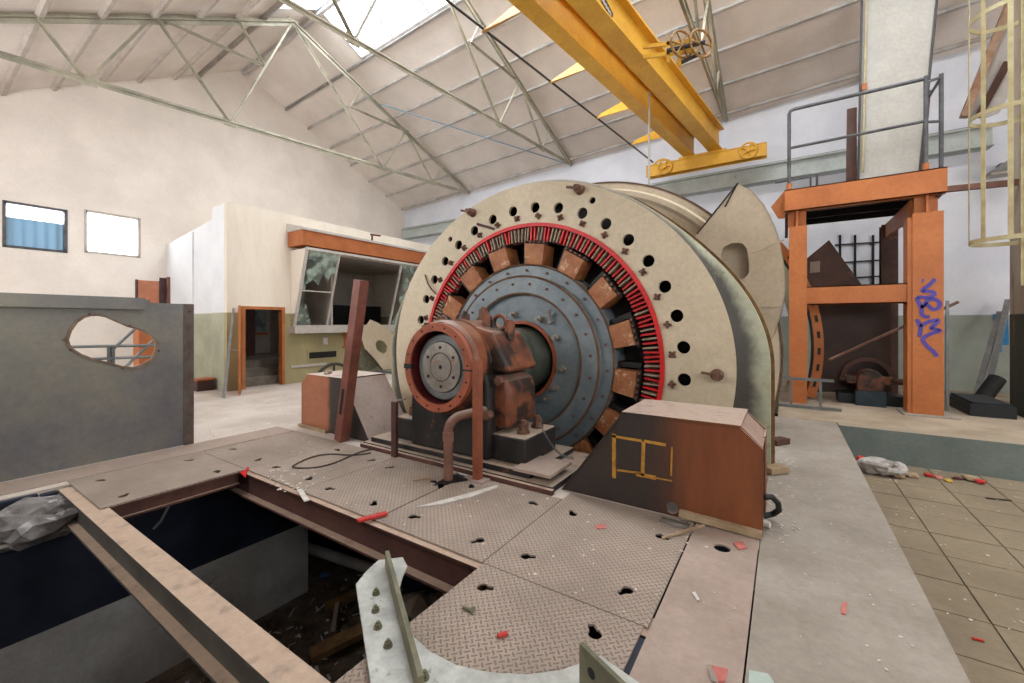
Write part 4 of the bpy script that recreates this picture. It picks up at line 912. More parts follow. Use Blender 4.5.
for i in range(0, 10):
    a, c = GL[i], GL[i + 1]; ee.bar((a[0], 7.05, a[1]), (c[0], 7.05, c[1]), .30, .012, (0, 1, 0)) if False else ee.add([(a[0], 6.89, a[1]), (c[0], 6.89, c[1]), (c[0], 7.2, c[1]), (a[0], 7.2, a[1])], [(0, 1, 2, 3)])
obj('edge_band', ee, 'darkframe', gp)
for p, q in (((725, 207), (737, 184)), ((697, 234), (738, 183)), ((751, 253), (784, 240)), ((752, 307), (784, 306))):
    obj('rib', MB().bar(PY(*p, 6.885), PY(*q, 6.885), .02, .015, (0, 1, 0)), 'darkframe' if p[0] < 740 else 'drum', gp)

# ================================================================== orange platform tower
tw = thing('platform_tower', 'orange steel platform tower with purple graffiti at the right', 'tower', (1.15, 10.9, 0))
TY = 9.9
def column(x0, x1, y0, y1, z0, z1, mt='orange', nm='column'):
    b = MB().box(x0, x1, y0, y0 + .025, z0, z1).box(x0, x1, y1 - .025, y1, z0, z1); c = (x0 + x1) / 2; b.box(c - .012, c + .012, y0 + .025, y1 - .025, z0, z1)
    return obj(nm, b, mt, tw)
column(.07, .36, TY, TY + .3, 0.02, 3.49)
col_r = column(1.86, 2.25, TY, TY + .34, 0.02, 3.50)
obj('column_side', MB().box(1.80, 1.86, TY + .02, TY + .34, .02, 3.44), 'orange', tw)
column(1.82, 2.1, 12.4, 12.7, 0.0, 3.8, 'brownsheet'); column(.1, .36, 12.4, 12.7, 0.0, 3.8, 'brownsheet')
for x0, x1 in ((-.02, .45), (1.72, 2.42)): obj('base_plate', MB().box(x0, x1, TY - .16, TY + .46, 0, .02), 'walk', tw)
obj('cross_beam', MB().box(.36, 1.82, TY + .05, TY + .07, 1.95, 2.3).box(.36, 1.82, TY + .05, TY + .3, 1.95, 1.97).box(.36, 1.82, TY + .05, TY + .3, 2.28, 2.3), 'orange', tw)
obj('front_beam', MB().box(0, 2.28, TY - .06, TY - .04, 3.79, 4.22).box(0, 2.28, TY - .06, TY + .12, 3.79, 3.81).box(0, 2.28, TY - .06, TY + .12, 4.2, 4.22), 'orange', tw)
for x in (.2, 2.05): obj('beam_stub', MB().box(x - .015, x + .015, TY - .0, TY + .25, 3.49, 3.79).box(x - .15, x + .15, TY + .1, TY + .12, 3.49, 3.79), 'orange', tw)
for x in (.03, 2.2): obj('side_beam', MB().box(x - .03, x + .03, TY, 12.7, 3.75, 4.16), 'brownsheet', tw)
obj('inner_beam', MB().box(1.88, 1.94, TY + .3, 12.5, 3.5, 3.8), 'orange', tw)
obj('deck', MB().box(0, 2.28, TY - .04, 12.75, 4.16, 4.19), 'brownsheet', tw)
for y in (10.6, 11.3, 12.0): obj('deck_joist', MB().box(.06, 2.16, y - .03, y + .03, 3.9, 4.16), 'black', tw)
obj('corner_gusset', MB().prism([PY(771, 207, TY + .2), PY(785, 190, TY + .2), PY(786, 218, TY + .2), PY(778, 218, TY + .2)], (0, .06, 0)), 'orange', tw)
# graffiti on the column face
def gr(pts, w_=.058):
    P_ = [PY(900 + x / 6.833, 270 + y / 6.833, TY - .006) for x, y in pts]; n = len(P_); vs = []
    for i in range(n):
        d = (P_[min(i + 1, n - 1)] - P_[max(i - 1, 0)]).normalized(); q = Vector((-d.z, 0, d.x)) * w_ / 2 * (.75 if i in (0, n - 1) else 1); vs += [P_[i] - q, P_[i] + q]
    obj('graffiti_stroke', MB().add(vs, [(2 * i, 2 * i + 1, 2 * i + 3, 2 * i + 2) for i in range(n - 1)]), 'spray', col_r, 'purple sprayed graffiti stroke')
def smooth(pts, n=4):
    out = []
    for i in range(len(pts) - 1):
        p0 = pts[max(i - 1, 0)]; p1 = pts[i]; p2 = pts[i + 1]; p3 = pts[min(i + 2, len(pts) - 1)]
        for k in range(n):
            t = k / n; out.append(tuple(.5 * (2 * p1[j] + (p2[j] - p0[j]) * t + (2 * p0[j] - 5 * p1[j] + 4 * p2[j] - p3[j]) * t * t + (3 * p1[j] - p0[j] - 3 * p2[j] + p3[j]) * t ** 3) for j in (0, 1)))
    return out + [pts[-1]]
gr([(149, 72), (155, 72), (162, 73)], .07)
gr(smooth([(240, 60), (205, 98), (152, 140), (190, 146), (228, 152), (232, 172), (190, 186), (115, 184)]))
gr(smooth([(112, 186), (128, 222), (150, 252), (190, 208), (235, 200), (272, 226), (258, 262), (222, 268), (196, 246), (172, 226)]))
gr(smooth([(158, 240), (146, 285), (162, 316), (205, 320)]))
gr(smooth([(112, 336), (136, 376), (140, 412), (130, 456)])); gr(smooth([(138, 386), (190, 356), (262, 342), (236, 376), (212, 398), (276, 414), (200, 440), (156, 476), (190, 524), (228, 556), (254, 592)]))
# railing
rl = thing('platform_railing', 'grey tube railing on top of the orange platform', 'railing', (1.1, TY, 4.22))
zt, zm = 5.80, 5.05
def tube(nm, pts, r_=.032, mt='railgrey', par=rl): obj(nm, MB().tube(pts, r_, 10), mt, par)
tube('top_rail', [(.07, TY, 4.22), (.07, TY, zt - .08), (.09, TY, zt - .02), (.15, TY, zt), (2.02, TY, zt)])
tube('mid_rail', [(.07, TY, zm), (2.02, TY, zm + .02)], .026)
tube('post', [(2.03, TY, 4.22), (2.03, TY, zt + .04)]); tube('post', [(2.24, TY + .1, 4.22), (2.24, TY + .1, zt + .06)])
tube('link', [(2.03, TY, zt - .06), (2.24, TY + .1, zt)], .024); tube('link', [(2.03, TY, zm), (2.24, TY + .1, zm)], .024)
tube('side_rail', [(.07, TY, 4.62), (.07, 12.6, 4.62)], .024); tube('side_rail', [(2.24, TY + .1, zt), (2.24, 12.6, zt)], .024)
tube('post', [(.5, 11.9, 4.2), (.5, 11.9, 4.98), (-.2, 11.9, 4.98)], .024); tube('post', [(.62, 11.9, 4.2), (.62, 11.9, 5.02)], .024)
for x in (.07, 2.03): obj('socket', MB().cyl((x, TY, 4.22), (x, TY, 4.34), .045, n=10), 'orange', rl)
# tall panel and planks leaning on the platform
t = thing('tall_panel', 'tall grey-beige door panel with dark edge leaning above the platform', 'panel', (1.65, 10.6, 4.2))
a, b_, c_, d_ = PY(858, 182, 10.55), PY(919, 178, 10.55), PY(938, -12, 11.0), PY(862, -8, 11.0)
obj('sheet', MB().prism([a, b_, c_, d_], (0, .04, 0)), 'panelgrey', t)
e1 = MB()
for p, q in ((a, d_), (b_, c_), (d_, c_)): e1.bar(p + Vector((0, -.012, 0)), q + Vector((0, -.012, 0)), .035, .05, (0, 1, 0))
obj('edge_frame', e1, 'darkframe', t)
k0, k1 = a + (d_ - a) * .05 + Vector((.07, -.03, 0)), a + (d_ - a) * .95 + Vector((.07, -.03, 0)); obj('lock_rod', MB().bar(k0, k1, .03, .03), 'ladder', t)
kk = a + (d_ - a) * .48 + Vector((.06, -.05, 0)); obj('latch', MB().box(kk.x - .04, kk.x + .04, kk.y - .02, kk.y + .02, kk.z - .06, kk.z + .06), 'fascia', t)
single('leaning_plank', 'brown plank standing just left of the tall panel', 'plank', MB().prism([PY(846, 184, 10.8), PY(857, 184, 10.8), PY(857, 107, 11.0), PY(847, 109, 11.0)], (0, .04, 0)), 'brownsheet')
single('leaning_plank', 'narrow dark plank behind the right edge of the tall panel', 'plank', MB().prism([PY(915, 178, 10.9), PY(924, 176, 10.9), PY(931, 90, 11.1), PY(925, 90, 11.1)], (0, .04, 0)), 'brownsheet')

# machinery under the platform
t = thing('rusty_hood', 'dark rusty sheet hood under the orange platform', 'hood', PY(850, 396, 11.4))
def H(u, v): return PY(u, v, 11.2)
obj('gable_plate', MB().prism([H(800, 264), H(829, 240), H(867, 292), H(842, 300), H(800, 300)], (0, .04, 0)), 'brownsheet', t)
obj('front_plate', MB().prism([H(804, 296), H(884, 296), H(891, 304), H(891, 352), H(891, 392), H(804, 392)], (0, .05, 0)), mat('hood_brown', (72, 46, 36), (50, 32, 26), 2, .5, spots=(106, 70, 50), spot_at=.68, spot_scale=3), t)
obj('label_patch', MB().prism([H(810, 262), H(820, 261), H(820, 272), H(810, 273)], (0, -.01, 0)), 'boxgrey', t)
t = thing('small_bearing', 'brown pillow block bearing on its shaft under the platform', 'bearing', PY(870, 396, 10.75))
def K(u, v, y=10.7): return PY(u, v, y)
c = K(870, 381); obj('shaft', MB().cyl((c.x - .45, 10.85, c.z), (c.x + .55, 10.85, c.z), .06, n=14), 'brownsheet', t)
obj('housing', MB().prism([(c.x + x, 10.6, c.z + z) for x, z in [(-.19, -.26), (.19, -.26), (.21, -.05)] + [(.2 * math.cos(a), .02 + .2 * math.sin(a)) for a in [PI * i / 10 for i in range(11)]] + [(-.21, -.05)]], (0, .45, 0)), 'brown', t, bevel=.02)
for s in (-1, 1): obj('ear', MB().box(c.x + s * .2, c.x + s * .36, 10.7, 10.95, c.z - .06, c.z + .08), 'brown', t)
obj('belt_guard', MB().lathe([(.40, 11.0), (.42, 11.0), (.42, 11.12), (.34, 11.12), (.34, 11.0), (.40, 11.0)], (c.x, 0, c.z + .02), 30, a0=.05, a1=PI - .05), 'brownsheet', t)
obj('base', MB().box(c.x - .5, c.x + .5, 10.6, 11.1, 0, c.z - .26), 'darkcab', t)
single('blue_tray', 'small dark blue tray below the pillow block bearing', 'tray', MB().box(c.x - .25, c.x + .2, 10.42, 10.58, 0, .28), mat('tray_blue', (44, 66, 76), (34, 50, 60), 4, .5))
t = thing('trestle', 'low grey steel trestle at the foot of the left orange column', 'trestle', (.2, 9.6, 0))
a, c2 = PY(777, 376, 9.55), PY(834, 381, 9.55)
obj('top_bar', MB().bar(Vector((a.x, 9.55, .54)), Vector((c2.x, 9.55, .54)), .06, .05), 'greysteel', t)
obj('foot_bar', MB().bar((-.1, 9.5, .03), (.85, 9.5, .03), .06, .05), 'greysteel', t)
for x in (.1, .55): obj('leg', MB().box(x - .02, x + .02, 9.52, 9.56, .05, .52), 'greysteel', t)
single('thin_rod', 'thin rusty rod slanting across under the platform', 'rod', MB().tube([PY(829, 360, 10.3), PY(958, 302, 11.0)], .028, 8), 'pipe')
single('window_grid', 'black steel window grid on the far wall behind the hood', 'grid', (lambda bb: [bb.bar(PY(u, 235, 13.97), PY(u, 300, 13.97), .05, .03, (0, 1, 0)) for u in (840, 855, 873)] and [bb.bar(PY(835, v, 13.97), PY(882, v - 3, 13.97), .03, .05, (0, 1, 0)) for v in (245, 263, 279, 295)] and bb)(MB()), 'black')
# bits beside the right column
t = thing('leaning_bars', 'two pale steel channels leaning on the far wall beside the pilaster', 'bars', PZ(985, 395))
for p, q in (((976, 396), (1000, 312)), ((986, 398), (1008, 300))): obj('channel', MB().bar(PY(*p, 12.6), PY(*q, 13.7), .09, .06), 'lamp', t)
single('dark_trough', 'dark steel trough on the floor behind the right orange column', 'trough', MB().box(2.66, 3.2, 10.3, 11.5, 0, .2).box(2.7, 3.16, 10.34, 11.46, .2, .24), 'darkcab')
single('black_drum', 'small black cylinder lying by the leaning channels', 'cylinder', MB().cyl((3.25, 11.9, .12), (3.5, 12.1, .5), .13, n=18), 'rubber')
single('mirror_strip', 'tall narrow pale strip standing behind the right orange column', 'strip', MB().box(2.45, 2.49, 10.65, 10.69, 0, 2.0), 'greysteel')
b = MB(); 
for p, q in (((997, 314), (998, 352)), ((997, 314), (1003, 318)), ((1004, 318), (1005, 345))): b.bar(PY(*p, 13.985), PY(*q, 13.985), .12, .012, (0, 1, 0))
single('blue_tag', 'bright blue sprayed mark on the far wall', 'graffiti', b, 'cyan')
# pilaster
b = MB().box(3.36, 4.1, 10.45, 11.1, -.004, 9.2); struct('wall_pilaster', b, 'pilaster', 'stained pilaster at the right frame edge')
# ladder cage
t = thing('ladder_cage', 'cream steel ladder safety cage hanging beside the pilaster', 'ladder', (2.95, 9.95, 2.9))
LC = Vector((3.0, 9.95, 0)); LR = .43
def hoop(z): return [(LC.x + LR * math.cos(a), LC.y + LR * math.sin(a), z) for a in [PI * .5 + PI * 2 * i / 36 for i in range(37)]]
for z in (2.92, 4.95, 6.55):
    b = MB(); h = hoop(z)
    for i in range(36): b.bar(h[i], h[i + 1], .012, .07)
    obj('hoop', b, 'ladder', t)
for k, a in enumerate((172, 216, 256, 300, 345)):
    x, y = LC.x + LR * math.cos(R(a)), LC.y + LR * math.sin(R(a)); obj('strap', MB().bar((x, y, 2.88), (x, y, 8.0), .06, .012, (LC.x - x, LC.y - y, 0)), 'ladder', t)
for s in (-.2, .2): obj('stile', MB().bar((LC.x + .4 + s, LC.y + .2, 2.2), (LC.x + .4 + s, LC.y + .2, 8), .06, .03), 'ladder', t)
for k in range(18): obj('rung', MB().cyl((LC.x + .2, LC.y + .2, 2.4 + k * .3), (LC.x + .6, LC.y + .2, 2.4 + k * .3), .014, n=8), 'ladder', t)
single('wall_pipe', 'rusty brown pipe running from the platform to the pilaster', 'pipe', MB().bar((2.28, 10.62, 4.02), (3.35, 10.7, 4.0), .08, .1), 'pipe')
t = thing('flood_light', 'grey floodlight on the wall beside the ladder cage', 'lamp', PY(1000, 165, 13.5))
p = PY(990, 172, 13.4); q = PY(1022, 155, 13.4)
obj('housing', MB().prism([(p.x, 13.4, p.z), (q.x, 13.4, p.z), (q.x, 13.4, q.z), (p.x + .35, 13.4, q.z)], (0, .4, 0)), 'lamp', t); obj('glass', MB().box(p.x + .02, q.x, 13.42, 13.78, p.z - .06, p.z), 'panelgrey', t); obj('arm', MB().box(q.x - .2, q.x - .1, 13.8, 14.0, q.z - .2, q.z), 'lamp', t)
t = thing('sloping_board', 'white sloping stair board with rusty edge behind the ladder cage', 'board', PY(975, 118, 12.2))
obj('board', MB().prism([PY(964, 116, 12.2), PY(1006, 14, 12.2), PY(1012, 2, 12.2), PY(1040, 2, 12.2), PY(1040, 40, 12.2), PY(1000, 112, 12.2), PY(985, 118, 12.2)], (0, .05, 0)), 'whitewood', t)
obj('edge', MB().bar(PY(964, 117, 12.18), PY(1012, -2, 12.18), .12, .16, (0, 1, 0)), mat('edge_rust', (206, 170, 140), (170, 120, 86), 5, .7), t)
obj('rust_edge', MB().bar(PY(978, 117, 12.18), PY(1008, 62, 12.18), .12, .05, (0, 1, 0)), 'brownsheet', t)

# ================================================================== yellow overhead crane
E_ = Vector((.12826, .99174, 0)); Nn = Vector((.99174, -.12826, 0)); G0 = Vector((-3.471, 5.141, 6.42)) - E_ * 3.0; GLn = 11.15
cr_ = thing('bridge_crane', 'yellow twin-girder overhead bridge crane', 'crane', G0 + E_ * 5.5)
def GP(s, o_, z): return G0 + E_ * s + Nn * o_ + Vector((0, 0, z))
for o0, w_, nm in ((0, .30, 'girder'), (.66, .34, 'girder')):
    b = MB()
    b.prism([GP(0, o0, 0), GP(0, o0 + w_, 0), GP(0, o0 + w_, .03), GP(0, o0 + w_ * .62, .03), GP(0, o0 + w_ * .62, .62), GP(0, o0 + w_, .62), GP(0, o0 + w_, .66), GP(0, o0, .66), GP(0, o0, .62), GP(0, o0 + w_ * .38, .62), GP(0, o0 + w_ * .38, .03), GP(0, o0, .03)], E_ * GLn)
    gd = obj(nm, b, 'yellow', cr_)
# stencilled letters on the web of the second girder
def letters(txt, s0, size):
    cu = bpy.data.curves.new('stencil', 'FONT'); cu.body = txt; cu.size = size; cu.extrude = .002
    to = bpy.data.objects.new('tmp', cu); COL.objects.link(to); dg = bpy.context.evaluated_depsgraph_get(); me = bpy.data.meshes.new_from_object(to.evaluated_get(dg)); bpy.data.objects.remove(to)
    mt = Matrix((( -E_.x, 0, Nn.x, 0), (-E_.y, 0, Nn.y, 0), (0, 1, 0, 0), (0, 0, 0, 1)))
    me.transform(Matrix.Translation(GP(s0, .66 + .34 * .62 + .004, .2) - ORG[cr_.name]) @ mt); me.materials.clear(); me.materials.append(m('inkblack'))
    o = bpy.data.objects.new('lettering', me); COL.objects.link(o); o.parent = gd; ORG[o.name] = ORG[cr_.name]
def end_truck(s, flip=1):
    b = MB(); c = GP(s, .5, 0); y = c.y; xl, xr = -3.53, -.40
    et = obj('end_truck', MB().box(xl, xr, y - .14, y - .11, -.40 + 6.42, -.08 + 6.42).box(xl, xr, y + .11, y + .14, 6.02, 6.34).box(xl, xr, y - .16, y + .16, 6.34, 6.36), 'yellow', cr_)
    for x in (xl + .55, xr - .42):
        w_ = MB().tube([(x + .2 * math.cos(a), y - .17, 6.22 + .2 * math.sin(a)) for a in [2 * PI * i / 26 for i in range(26)]], .028, 8, True)
        for k in range(5): w_.cyl((x, y - .17, 6.22), (x + .19 * math.cos(k * 1.2566), y - .17, 6.22 + .19 * math.sin(k * 1.2566)), .02, n=6)
        w_.cyl((x, y - .22, 6.22), (x, y + .1, 6.22), .05, n=10); obj('wheel', w_, 'yellow', et)
    obj('saddle', MB().box(-2.6, -1.35, y - .14, y + .12, 6.36, 6.42), 'yellow', et)
end_truck(10.98)
# long travel shaft with brackets
obj('line_shaft', MB().tube([GP(1.5, -.82, .15), GP(11.0, -.98, .15)], .022, 8), 'darkframe', cr_)
for u, v in ((493, 22), (565, 73), (613, 110), (647, 138)):
    p = PZ(u, v, 6.6); s = (p - G0).dot(E_)
    obj('bracket', MB().prism([GP(s + .05, .0, .10), GP(s - .05, -.86, .10), GP(s + .02, -.92, .12), GP(s + .12, -.86, .26), GP(s + .2, 0, .48)], E_ * .02), 'yellow', cr_)
p = PY(663, 170, 13.2); obj('drive_wheel', MB().tube([(p.x + .26 * math.cos(a), 13.02, p.z + .26 * math.sin(a)) for a in [2 * PI * i / 26 for i in range(26)]], .03, 8, True).cyl((p.x, 12.95, p.z), (p.x, 13.1, p.z), .08, n=12), 'yellow', cr_)
# trolley hanging on the side of the bridge
tr = PY(686, 46, 7.3)
t = thing('crane_trolley', 'small yellow hand trolley with spoked wheels on the crane side', 'trolley', tr)
sh = tr - Vector((0, 0, 0))
def TW(dx, dz, dy, r_):
    dx *= .62; dz *= .5; dy *= .6; r_ *= .52
    w_ = MB().tube([sh + Vector((dx + .62 * r_ * math.cos(a), dy + .78 * r_ * math.cos(a), dz + r_ * math.sin(a))) for a in [2 * PI * i / 24 for i in range(24)]], .02, 8, True)
    for k in range(3): w_.cyl(sh + Vector((dx - .62 * r_ * math.cos(k * 1.05), dy - .78 * r_ * math.cos(k * 1.05), dz - r_ * math.sin(k * 1.05))), sh + Vector((dx + .62 * r_ * math.cos(k * 1.05), dy + .78 * r_ * math.cos(k * 1.05), dz + r_ * math.sin(k * 1.05))), .014, n=6)
    obj('hand_wheel', w_, mat('trolley_brown', (176, 128, 44), (120, 80, 36), 8, .5), t)
TW(-.1, .1, 0, .42); TW(.35, .0, .1, .42)
obj('frame', MB().bar(sh + Vector((-.72, .1, .30)), sh + Vector((.1, .1, .10)), .05, .06).bar(sh + Vector((-.72, .1, .12)), sh + Vector((.12, .1, -.06)), .05, .06).bar(sh + Vector((-.3, .1, -.12)), sh + Vector((-.3, .1, .24)), .05, .05).bar(sh + Vector((-.12, .1, -.24)), sh + Vector((-.12, .1, .18)), .06, .06), 'yellow', t)
obj('axle', MB().cyl(sh + Vector((-.3, 0, .03)), sh + Vector((.28, .07, .0)), .035, n=10).cyl(sh + Vector((-.16, .1, -.2)), sh + Vector((.2, .1, -.14)), .03, n=10), 'darkframe', t)
single('hoist_chain', 'thin pale hoist rope hanging below the crane girders', 'rope', MB().tube([PY(649, 92, 9.6), PY(649, 190, 9.6)], .022, 8), 'panelgrey')
# dark maker's plate on the second girder
def PN(u, v):
    d = ray(u, v); o_ = GP(0, .66 + .34 * .62 + .006, 0); t = (o_ - Vector((0, 0, EYE))).dot(Nn) / d.dot(Nn); return d * t + Vector((0, 0, EYE))
mk = obj('maker_plate', MB().prism([PN(598, -4), PN(604, -4), PN(613, 14), PN(612, 20)], Nn * .006), 'inkblack', gd, 'dark maker plate')
for k in range(5):
    t_ = .12 + k * .18; a_ = PN(598.5, -3).lerp(PN(611, 17.5), t_); c_ = PN(602.5, -4).lerp(PN(612.5, 14.5), t_)
    obj('plate_letter', MB().bar(a_.lerp(c_, .15) + Nn * .008, a_.lerp(c_, .6) + Nn * .008, .07, .006, Nn), 'panelgrey', mk)

# ================================================================== leaning post, things by the booth
t = thing('leaning_post', 'tall red-brown square post leaning in front of the orange cover', 'post', (-5.03, 3.46, 0))
p0, p1 = Vector((-5.02, 3.46, .01)), Vector((-4.68, 3.52, 2.16))
dd = (p1 - p0).normalized(); sx = Vector((1, 0, 0)) - dd * dd.x; sx.normalize(); sy = dd.cross(sx)
def BP(f, a, c): return p0 + (p1 - p0) * f + sx * a + sy * c
hw = .07
b = MB(); b.bar(p0, p1, 2 * hw, 2 * hw, sy); ps = obj('shaft', b, 'postred', t, bevel=.004)
ff = -hw - .003 if sy.y > 0 else hw + .003
obj('slot', MB().add([BP(.17, -.028, ff), BP(.17, .028, ff), BP(.33, .028, ff), BP(.33, -.028, ff)], [(0, 1, 2, 3)]), 'black', ps)
# leaning guard plate with an oval hole near the booth
XQ = -10.42
t = thing('leaning_guard', 'cream guard plate with rounded hole leaning below the booth window', 'guard', PX(375, 372, XQ))
def QX(u, v, x=XQ): p = PX(u, v, x); return (p.y, p.z)
lo = [QX(*q) for q in ((361, 337), (365, 327), (370, 319.5), (378, 323), (390, 331), (398, 342), (394, 372), (384, 372), (374, 358), (365, 350))]
lh = [QX(*q) for q in ((375, 344), (378, 340), (383, 341), (387, 346), (386, 352), (383, 354), (377, 350))]
obj('sheet', MB().sheet([lo, lh], (XQ, 0, 0), (0, 1, 0), (0, 0, 1), (.015, 0, 0)), 'drum', t)
obj('back_sheet', MB().sheet([[QX(*q) for q in ((357, 352), (365, 350), (381, 366), (370, 372), (360, 366))]], (XQ - .12, 0, 0), (0, 1, 0), (0, 0, 1), (.02, 0, 0)), 'olive', t)
obj('edge', MB().bar(Vector((XQ + .02, *lo[9])), Vector((XQ + .02, *lo[7])), .03, .03), 'darkframe', t)
single('rod_bundle', 'thin steel rods resting under the leaning cream guard', 'rods', MB().tube([PX(354, 373, -10.2), PX(398, 369, -10.2)], .02, 6).tube([PX(358, 372, -10.25), PX(398, 372, -10.25)], .02, 6), 'greysteel')
c = PX(334, 374, -9.6); rg_ = .55
single('half_wheel', 'dark half-buried wheel rim on the floor below the booth window', 'wheel', MB().tube([(c.x, c.y + rg_ * math.cos(a), max(.03, rg_ * math.sin(a) + .0)) for a in [PI * i / 24 for i in range(25)]], .04, 8).tube([(c.x, c.y, .03), (c.x, c.y, rg_)], .03, 6).tube([(c.x, c.y, .03), (c.x, c.y + .38, .38)], .03, 6), 'darkframe')
t = thing('wall_vent', 'dark slot vent with white surround below the booth window', 'vent', PX(318, 358, XB + .02))
p, q = PX(309, 352.5, XB + .01), PX(336, 357, XB + .01)
obj('frame', MB().box(XB, XB + .02, p.y - .05, q.y + .05, q.z - .05, p.z + .08), 'booth', t); obj('slot', MB().box(XB + .012, XB + .028, p.y, q.y, q.z + .01, p.z), 'black', t)
obj('strip', MB().box(XB, XB + .03, p.y - .5, q.y - .3, q.z - .2, q.z - .14), 'whitewood', t)
p = PX(325, 340, XB + .01); single('wall_socket', 'small white wall socket under the booth window sill', 'socket', MB().box(XB, XB + .04, p.y - .07, p.y + .07, p.z - .12, p.z + .06).box(XB + .04, XB + .055, p.y - .03, p.y + .03, p.z - .06, p.z), 'paper')
p = PX(346, 342, XB + .02); single('orange_post', 'short orange post on the booth wall beside the leaning guard', 'post', MB().box(XB, XB + .06, p.y - .06, p.y + .1, .9, 1.4).box(XB, XB + .03, p.y - .12, p.y + .16, .86, .9), 'fascia')
p = PZ(228, 390); single('leaning_strip', 'pale strip of sheet leaning on the booth corner beside the door', 'strip', MB().prism([PZ(222, 398, .0), PZ(225, 398.5, .0), PX(234, 308, -10.6), PX(232.5, 308, -10.6)], (.01, .01, 0)), 'lamp')
p = PZ(198, 391); t = thing('orange_motor_box', 'small dark red box on the floor behind the partition edge', 'box', p)
obj('body', MB().box(p.x - .25, p.x + .1, p.y - .05, p.y + .3, 0, .24), 'purple', t); obj('lid', MB().box(p.x - .27, p.x + .12, p.y - .07, p.y + .32, .24, .28), 'fascia', t)
p = PY(330, 373, 3.9); single('rubble_chunk', 'small crumbled chunk lying on top of the orange cover', 'rubble', MB().rock(PZ(329, 372, .85), .06, 3, .6).rock(PZ(326, 373, .84), .04, 5, .6), 'brick', smooth=False)

# ================================================================== chain, cables and litter
b = MB(); A0, A1 = PY(540, 424, 3.95), PZ(572, 458, .12)
n = 26
ch = thing('small_chain', 'thin steel chain hanging from the pedestal foot to the bed plate', 'chain', A1)
lm = MB().tube([(.02 * math.cos(a), .009 * math.sin(a), 0) for a in [2 * PI * i / 10 for i in range(10)]], .004, 5, True).mesh('chain_link', m('greysteel'))
for i in range(n):
    t_ = i / (n - 1); p = A0.lerp(A1, t_) - Vector((0, 0, .10 * math.sin(PI * t_)))
    d = (A1 - A0).normalized(); o = inst('chain_link', lm, ch, p); o.rotation_euler = d.to_track_quat('X', 'Z').to_euler(); o.rotation_euler.rotate_axis('X', (i % 2) * PI / 2)
cp_ = [(371, 453), (352, 455), (330, 454), (312, 457), (296, 464), (293, 467), (303, 468), (318, 467), (334, 463), (348, 457), (360, 452), (372, 449)]
pts = smooth([tuple(PZ(u, v, .012))[:2] for u, v in cp_], 4); single('cable_loop', 'thin dark cable lying in a loop on the floor plate', 'cable', MB().tube([(x, y, .012) for x, y in pts], .008, 6), 'cable')
single('black_hose', 'black hose end curling beside the rusty cover', 'hose', MB().tube([PZ(u, v, z) for u, v, z in ((764, 497, .25), (772, 497, .25), (778, 503, .2), (779, 510, .12), (773, 514, .05), (764, 516, .03))], .022, 10), 'rubber')
single('white_splinter', 'long white wood splinter lying on a floor plate', 'splinter', MB().prism([PZ(416, 508, .002), PZ(432, 504, .002), PZ(470, 494, .002), PZ(497, 486, .002), PZ(498, 487.5, .002), PZ(470, 498, .002), PZ(440, 505.5, .002)], (0, 0, .012)), 'paper')
single('small_splinter', 'short pale splinter lying behind the long white one', 'splinter', MB().bar(PZ(413, 480, .008), PZ(431, 478, .008), .03, .01), 'timber')
single('thin_stick', 'thin pale stick lying at the foot of the rusty cover', 'stick', MB().bar(PZ(662, 538, .012), PZ(704, 525, .03), .014, .014), 'timber')
single('paper_stub', 'white paper stub on the pit edge beside the cable loop', 'paper', MB().bar(PZ(299.5, 489.5, .012), PZ(307, 501, .008), .045, .008), 'paper')
single('red_marker', 'red tape roll end lying on the joist edge between two plates', 'tape', MB().bar(PZ(357.5, 521, .02), PZ(387, 513, .02), .05, .025), 'tape', bevel=.006)
b = MB().prism([PZ(240, 473, .01), PZ(246, 470, .03), PZ(248, 467, .05), PZ(249, 469, .04), PZ(246.5, 473, .02), PZ(245.5, 478, -.02)], (0, 0, .008)); single('red_ribbon', 'bright red ribbon scrap at the pit corner', 'ribbon', b, 'red')
p = PZ(468, 608.5, .012); single('brass_screw', 'rusty screw lying on the near checker plate', 'screw', MB().cyl(PZ(463, 607, .012), PZ(472, 610, .012), .009, n=8).cyl(PZ(472, 610, .012), PZ(473.5, 610.5, .014), .02, n=10), 'olive')
p = PZ(502.5, 634, .012); single('red_plug', 'small red plug lying on the near checker plate', 'plug', MB().cyl(PZ(498, 636, .014), PZ(507, 633, .014), .012, n=10), 'tape')
single('pink_scrap', 'pink paper scrap on the plate before the rusty cover', 'scrap', MB().prism([PZ(595, 526, .004), PZ(605, 524, .004), PZ(606, 529, .004), PZ(597, 529, .004)], (0, 0, .006)), 'pinkrag')
single('pink_scrap', 'pink cardboard scrap on the smooth strip near the round hole', 'scrap', MB().prism([PZ(733, 543, .004), PZ(742, 542, .004), PZ(747, 548, .004), PZ(739, 550, .004)], (0, 0, .006)), 'pinkrag')
t = thing('red_packet', 'torn red and white packet at the lower end of the smooth strip', 'packet', PZ(718, 676))
obj('red_side', MB().prism([PZ(711, 667, .03), PZ(728, 671, .03), PZ(725, 683, .005), PZ(717, 683, .005)], (0, 0, .01)), 'pinkrag', t); obj('white_side', MB().prism([PZ(708, 666, .01), PZ(711, 667, .035), PZ(718, 683, .02), PZ(711, 680, .005)], (0, 0, .008)), 'paper', t)
single('paper_strip', 'curled white paper strip on the smooth floor plate', 'paper', MB().prism([PZ(692, 593, .003), PZ(695, 592, .01), PZ(700, 600, .01), PZ(697, 601, .003)], (0, 0, .004)), 'paper')
single('glass_piece', 'pale green glass piece at the walkway edge', 'glass', MB().prism([PZ(749, 671, .002), PZ(768, 675, .002), PZ(774, 683, .002), PZ(774, 700, .002), PZ(748, 700, .002)], (0, 0, .006)), mat('pale_glass', (190, 206, 198), (180, 196, 188), 6, .1))
